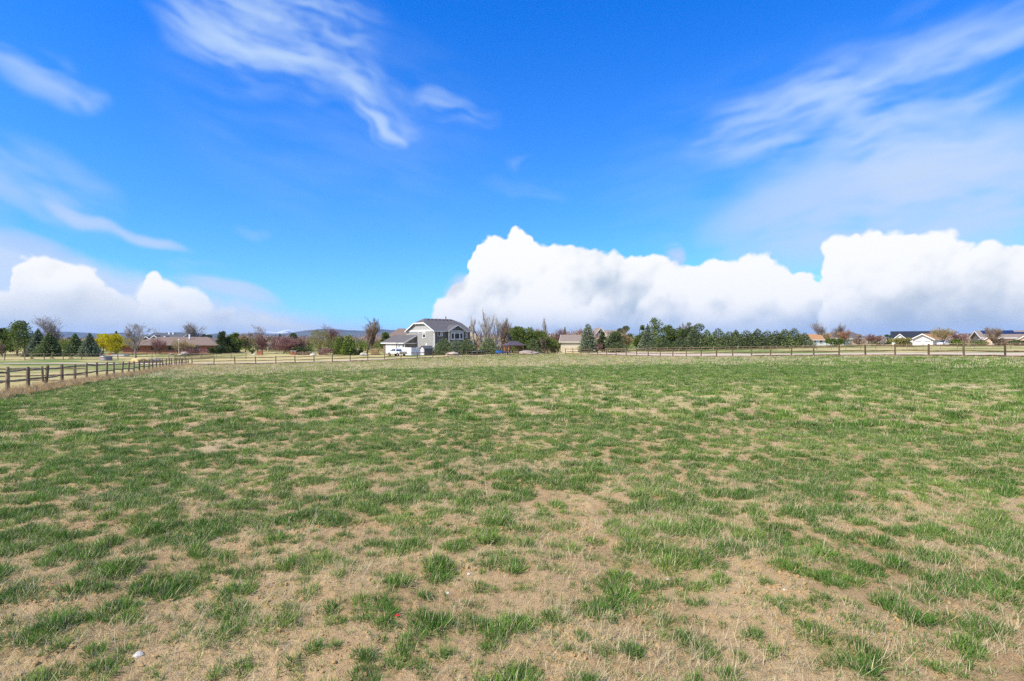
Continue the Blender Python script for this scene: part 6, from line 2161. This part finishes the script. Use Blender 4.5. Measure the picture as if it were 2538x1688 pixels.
# trampoline
TPZ = 134.0
tp = thing('trampoline', 'black round trampoline on thin legs in front of the birches', 'trampoline', loc_at(1177, TPZ), 0.0)
rr_ = 2.25
MB().cyl((0, 0, .86), rr_ - .25, (0, 0, 1), .02, 28).build('mat', 'trampoline_mat', tp)
ring = [(rr_ * math.cos(a), rr_ * math.sin(a), .88) for a in np.linspace(0, 2 * math.pi, 29)]
MB().tube(ring, [.05] * 29, 5, False).build('frame', 'galvanised', tp)
b = MB()
for k in range(28):
    a, c = 2 * math.pi * k / 28, 2 * math.pi * (k + 1) / 28
    P = [((rr_ - .26) * math.cos(a), (rr_ - .26) * math.sin(a), .90), ((rr_ - .26) * math.cos(c), (rr_ - .26) * math.sin(c), .90), ((rr_ + .02) * math.cos(c), (rr_ + .02) * math.sin(c), .94), ((rr_ + .02) * math.cos(a), (rr_ + .02) * math.sin(a), .94)]
    b.poly(P, [(0, 1, 2, 3)])
b.build('edge_pad', 'dark_blue', tp)
for k in range(6):
    a = 2 * math.pi * k / 6 + .3
    c = a + .5
    MB().tube([(rr_ * math.cos(a), rr_ * math.sin(a), .86), (rr_ * math.cos(a), rr_ * math.sin(a), -.05), (rr_ * math.cos(c), rr_ * math.sin(c), -.05), (rr_ * math.cos(c), rr_ * math.sin(c), .86)], [.035] * 4, 5).build('leg', 'galvanised', tp)

# low blue cart near the gazebo
uc = thing('utility_cart', 'low bright blue cart on dark wheels behind the fence by the gazebo', 'cart', loc_at(1248, 131), R(8))
loft('tub', 'blue_paint', uc, [(-1.75, sec(.42, .50, .35, .92)), (-1.4, sec(.50, .62, .28, 1.05)), (-.75, sec(.50, .62, .30, 1.05)), (-.55, sec(.42, .52, .40, .85))])
loft('deck', 'dark_blue', uc, [(-.5, sec(.50, .50, .42, .78)), (.5, sec(.50, .50, .42, .80)), (.65, sec(.48, .48, .42, .62)), (1.5, sec(.5, .5, .45, .66)), (1.7, sec(.5, .5, .48, 1.02))])
MB().box(1.35, 1.62, -.35, .35, .70, 1.20).build('box', 'black_metal', uc)
MB().tube([(-.55, 0, .75), (-.2, 0, 1.15), (.1, 0, 1.22)], [.035] * 3, 6).build('handle', 'black_metal', uc)
for x, r_ in ((-1.2, .22), (.05, .30), (1.2, .30)):
    for s in (-1, 1):
        wheel(uc, x, s * .56, r_, .16)

# stock tank in the left paddock
st_z = 104.0
tk = thing('stock_tank', 'round brown metal stock tank behind the left paddock fence', 'water tank', loc_at(263, st_z), 0.0)
MB().tube([(0, 0, -.1), (0, 0, .36), (0, 0, .40), (0, 0, .82)], [1.0, 1.0, .965, 1.0], 26, False).build('tank_wall', 'tank_metal', tk, True)
MB().tube([(math.cos(a), math.sin(a), .83) for a in np.linspace(0, 2 * math.pi, 27)], [.045] * 27, 5, False).build('rim', 'galvanised', tk)
MB().cyl((0, 0, .66), .95, (0, 0, 1), .02, 26).build('water', 'water', tk)
rc = thing('red_crate', 'small red box beside a pale slab near the yellow bushes', 'box', loc_at(275, 126), R(10))
MB().box(-.30, .30, -.28, .28, -.05, .62).build('case', 'red_paint', rc)
MB().box(-.33, .33, -.31, .31, .62, .70).build('lid', 'red_paint', rc)
sl_ = thing('concrete_slab', 'pale pinkish concrete slab before the end of the brick house', 'slab', loc_at(297, 126), R(6))
MB().box(-1.5, 1.5, -1.2, 1.2, -.1, .34).build('slab_top', 'concrete', sl_)
MB().box(-1.6, 1.6, -1.3, -1.21, -.1, .2).build('step', 'concrete', sl_)


def rock_mesh(name, r, flat=0.65, mat='boulder', sub=3, rough_=0.25):
    bm = bmesh.new()
    bmesh.ops.create_icosphere(bm, subdivisions=sub, radius=r)
    ox = random.uniform(0, 50)
    for v in bm.verts:
        d = v.co.normalized()
        k = 1 + rough_ * float(gnoise(np.array([d.x * 1.6 + ox]), np.array([d.y * 1.6 + d.z * 2.1]), 3)[0]) + 0.08 * float(gnoise(np.array([d.x * 5 + ox]), np.array([d.y * 5 + d.z * 4]), 4)[0])
        v.co *= k
        v.co.z *= flat
    me = bpy.data.meshes.new(name)
    bm.to_mesh(me)
    bm.free()
    for p in me.polygons:
        p.use_smooth = True
    me.materials.append(MATS[mat])
    return me


def rock(name, label, cat, px, Z, r, flat=.65, mat='boulder', group=None, sink=.25, rough_=0.25):
    o = link(name, rock_mesh(name, r, flat, mat, rough_=rough_))
    x = at_px(px, Z)
    o.location = (x, Z, gz(x, Z) + float(rough(np.array([x]), np.array([Z]))[0]) + r * flat * (1 - sink) * .55)
    o.rotation_euler = (0, 0, random.uniform(0, 6))
    return tag(o, label, cat, group)


GB_ = 'boulders in the garden of the brick house'
rock('boulder', 'tan boulder left of the white globe lamp', 'boulder', 425, 134, .55, group=GB_)
rock('boulder', 'small tan boulder under the white globe lamp', 'boulder', 443, 134, .42, group=GB_)
rock('boulder', 'large pinkish boulder right of the white globe lamp', 'boulder', 457, 134, .80, .8, group=GB_)
rock('boulder', 'low flat boulder before the large pinkish one', 'boulder', 448, 131, .5, .5, group=GB_)
rock('boulder', 'grey boulder beside the dark ball bush', 'boulder', 631, 139, .55, .5, 'pale_stone', 'boulders along the far fence')
rock('boulder', 'pale boulder at the foot of the olive willow', 'boulder', 776, 138, .75, .5, 'pale_stone', 'boulders along the far fence')
rock('boulder', 'whitish boulder beneath the tall brown tree', 'boulder', 899, 137, .65, .75, 'pale_stone', 'boulders along the far fence')
rock('boulder', 'grey white boulder right beside the whitish one under the tall brown tree', 'boulder', 907, 137, .60, .65, 'pale_stone', 'boulders along the far fence')
rock('soil_mound', 'rounded tan mound behind the fence between shed and trampoline', 'mound', 1122, 130, 1.6, .38, 'boulder')
rock('soil_mound', 'low tan mound right of the gazebo', 'mound', 1312, 134, 2.6, .22, 'boulder')
rock('straw_heap', 'heap of yellow straw behind the left fence by the grey tree', 'heap', 356, 99, 1.9, .34, 'straw_yellow', rough_=.5)
rock('straw_heap', 'paler end heap right of the yellow straw', 'heap', 382, 100, 1.1, .45, 'boulder', rough_=.35)
bp_ = thing('brick_planter', 'square terracotta brick planter beside the dark ball bush', 'planter', loc_at(645, 139), R(12))
MB().box(-.55, .55, -.5, .5, -.1, .92).build('base', 'terracotta', bp_)
MB().box(-.62, .62, -.57, .57, .92, 1.02).build('coping', 'terracotta', bp_)
for k, (p, lb) in enumerate(((723, 'left brick pillar under the purple-red tree'), (731, 'right brick pillar under the purple-red tree'))):
    pp = thing('brick_pillar', lb, 'pillar', loc_at(p, 140), R(10), 'brick pillars by the drive')
    MB().box(-.28, .28, -.28, .28, -.1, 1.0).build('shaft', 'terracotta', pp)
    MB().box(-.36, .36, -.36, .36, 1.0, 1.12).build('cap', 'concrete', pp)

# brown picket fence at the far left corner
pf = thing('picket_fence', 'brown picket fence behind the far left corner of the pasture', 'fence', loc_at(445, 112), 0.0)
p0, p1 = Vector(loc_at(432, 108)) - pf.location, Vector(loc_at(530, 119)) - pf.location
nP = 34
dv = (p1 - p0).normalized()
for k in range(nP):
    p = p0.lerp(p1, k / (nP - 1))
    hgt_ = 1.12 + random.uniform(-.05, .05)
    o = MB().prism([(-.05, -.012, -.1), (.05, -.012, -.1), (.05, -.012, hgt_ - .06), (0, -.012, hgt_), (-.05, -.012, hgt_ - .06)], (0, .024, 0)).build('picket', 'brown_wood', pf)
    o.location = p
    o.rotation_euler = (0, random.gauss(0, .03), math.atan2(dv.y, dv.x))
for zz in (.25, .85):
    a_, c_ = p0 + Vector((0, .04, zz)), p1 + Vector((0, .04, zz))
    MB().tube([a_, c_], [.04, .04], 4).build('rail', 'brown_wood', pf)

# garden lamp
gl = thing('garden_lamp', 'slim garden lamp with a white globe before the brown roof', 'lamp', loc_at(443, 133), 0.0)
gh = CAMZ + (CY - 842) / F * 133 - gl.location.z
MB().tube([(0, 0, -.1), (0, 0, gh - .15)], [.05, .04], 8).build('pole', 'cream_trim', gl)
bm = bmesh.new()
bmesh.ops.create_uvsphere(bm, u_segments=14, v_segments=10, radius=.19)
me = bpy.data.meshes.new('globe')
bm.to_mesh(me)
bm.free()
me.materials.append(MATS['white_trim'])
o = link('globe', me, gl)
o.location = (0, 0, gh)

# pale stones and a scrap lying in the pasture
GS = 'pale stones lying in the pasture'
for (px, py, r_, lb) in ((343, 1645, .030, 'largest white stone, on bare earth at the lower left'), (1162, 1434, .016, 'white stone near the tuft right of the middle foreground'), (1110, 1473, .017, 'small white stone below and left of the other one in the middle'),
                         (500, 1506, .014, 'white pebble right of a grass tuft in the left foreground'), (1984, 1380, .017, 'pinkish white stone on bare soil in the right foreground'), (1944, 1480, .012, 'thin white chip on bare soil at the right'), (1656, 1441, .014, 'grey white pebble in the bare patch left of the right foreground tufts')):
    Zs = hit(px, py, 1.5, 30)
    rock('stone', lb, 'stone', px, Zs, r_ * .85, .6, 'pale_stone', GS, .6)
Zs = hit(985, 1537, 1.5, 30)
xs_ = at_px(985, Zs)
sc_ = MB()
sc_.poly([(-.017, -.007, .002), (.015, -.009, .005), (.018, .006, .003), (.002, .010, .010), (-.015, .008, .004)], [(0, 1, 3), (1, 2, 3), (0, 3, 4)])
o = sc_.build('plastic_scrap', 'red_scrap' if 'red_scrap' in MATS else 'red_lamp')
o.location = (xs_, Zs, gz(xs_, Zs) + float(rough(np.array([xs_]), np.array([Zs]))[0]) + .012)
tag(o, 'tiny scrap of red plastic on the bare soil in the foreground', 'scrap')
# ------------------------------------------------------------------ mountains on the western horizon and the air before them
surface('forest_slope', (0.055, 0.065, 0.055), (0.125, 0.125, 0.105), 0.004, 0.95, 0.05, detail=8)
m, nt, w, out = new_mat('snow_rock')
co = coords(nt)
z_ = w.sep(co)[2]
nn = w.noise(co, 0.0035, 8, 0.62)
c = w.mix(w.ss(w.m('ADD', z_, w.m('MULTIPLY', w.m('SUBTRACT', nn, 0.5), 420.0)), 120, 230), (0.10, 0.10, 0.095), (0.66, 0.68, 0.70))
nt.links.new(principled(nt, c, 0.9, 0.1).outputs[0], out.inputs[0])


def range_(name, profile, Z, depth, mat, seed, amp):
    """a ridge with spurs: profile is (column, row) of its crest in the photograph"""
    pr = np.array([(at_px(a, Z), (CY - b - 3) / F * Z + CAMZ) for a, b in profile])
    n = 420
    x = np.linspace(pr[0, 0], pr[-1, 0], n)
    crest = np.interp(x, pr[:, 0], pr[:, 1]) + amp * fbm(x / (Z * 0.02), x * 0 + seed, 4, seed)
    rows = 26
    V = []
    for k in range(rows):
        t = k / (rows - 1) * 2 - 1               # -1 foot facing us, 0 crest, 1 foot behind
        sp = fbm(x / (depth * 0.35), np.full(n, t * 2.0), 5, seed + 1)
        f = max(0.0, 1 - abs(t) ** 1.1) * (1 + 0.35 * sp * (1 - abs(1 - 2 * abs(t))))
        if abs(t) < 1e-3:
            f = np.ones(n)
        V.append(np.stack([x, np.full(n, Z + t * depth) + 0.12 * depth * sp * (1 - abs(t)), np.minimum(crest * f, crest) - 14 * abs(t)], 1))
    V = np.concatenate(V)
    a, b = np.meshgrid(np.arange(rows - 1), np.arange(n - 1), indexing='ij')
    q = a * n + b
    o = link(name, np_mesh(name, V, np.stack([q, q + 1, q + n + 1, q + n], -1).reshape(-1, 4), True), None, mat)
    return tag(o, kind='structure')


range_('foothills', [(-900, 838), (-300, 826), (-60, 824), (60, 822), (160, 818), (215, 822), (260, 826), (300, 821), (345, 826), (400, 825), (420, 821), (445, 819), (480, 822), (510, 830), (530, 828), (545, 822), (570, 828), (600, 824),
                     (640, 822), (680, 826), (720, 822), (760, 815), (800, 812), (825, 811), (860, 815), (900, 816), (950, 812), (985, 815), (1030, 826), (1100, 829), (1200, 826), (1300, 825), (1420, 826), (1500, 832), (1700, 836), (2200, 839), (2700, 840)],
       9000, 1500, 'forest_slope', 301, 6)
range_('snow_mountains', [(300, 838), (480, 834), (560, 828), (610, 823), (640, 826), (668, 817), (690, 821), (706, 815), (722, 813), (738, 821), (752, 818), (770, 816), (790, 823), (830, 822), (920, 828), (1000, 818), (1040, 822), (1200, 838)],
       14500, 1800, 'snow_rock', 311, 18)
hm, nt, w, out = new_mat('air_haze')
pv = nt.nodes.new('ShaderNodeVolumePrincipled')
pv.inputs['Color'].default_value = (0.40, 0.63, 1.0, 1.0)
pv.inputs['Density'].default_value = 4.0e-5
pv.inputs['Anisotropy'].default_value = 0.0
nt.links.new(pv.outputs[0], out.inputs['Volume'])
haze = MB().box(-19000, 19000, -17000, 17500, -30, 385).build('haze', 'air_haze')
tag(haze, kind='stuff')
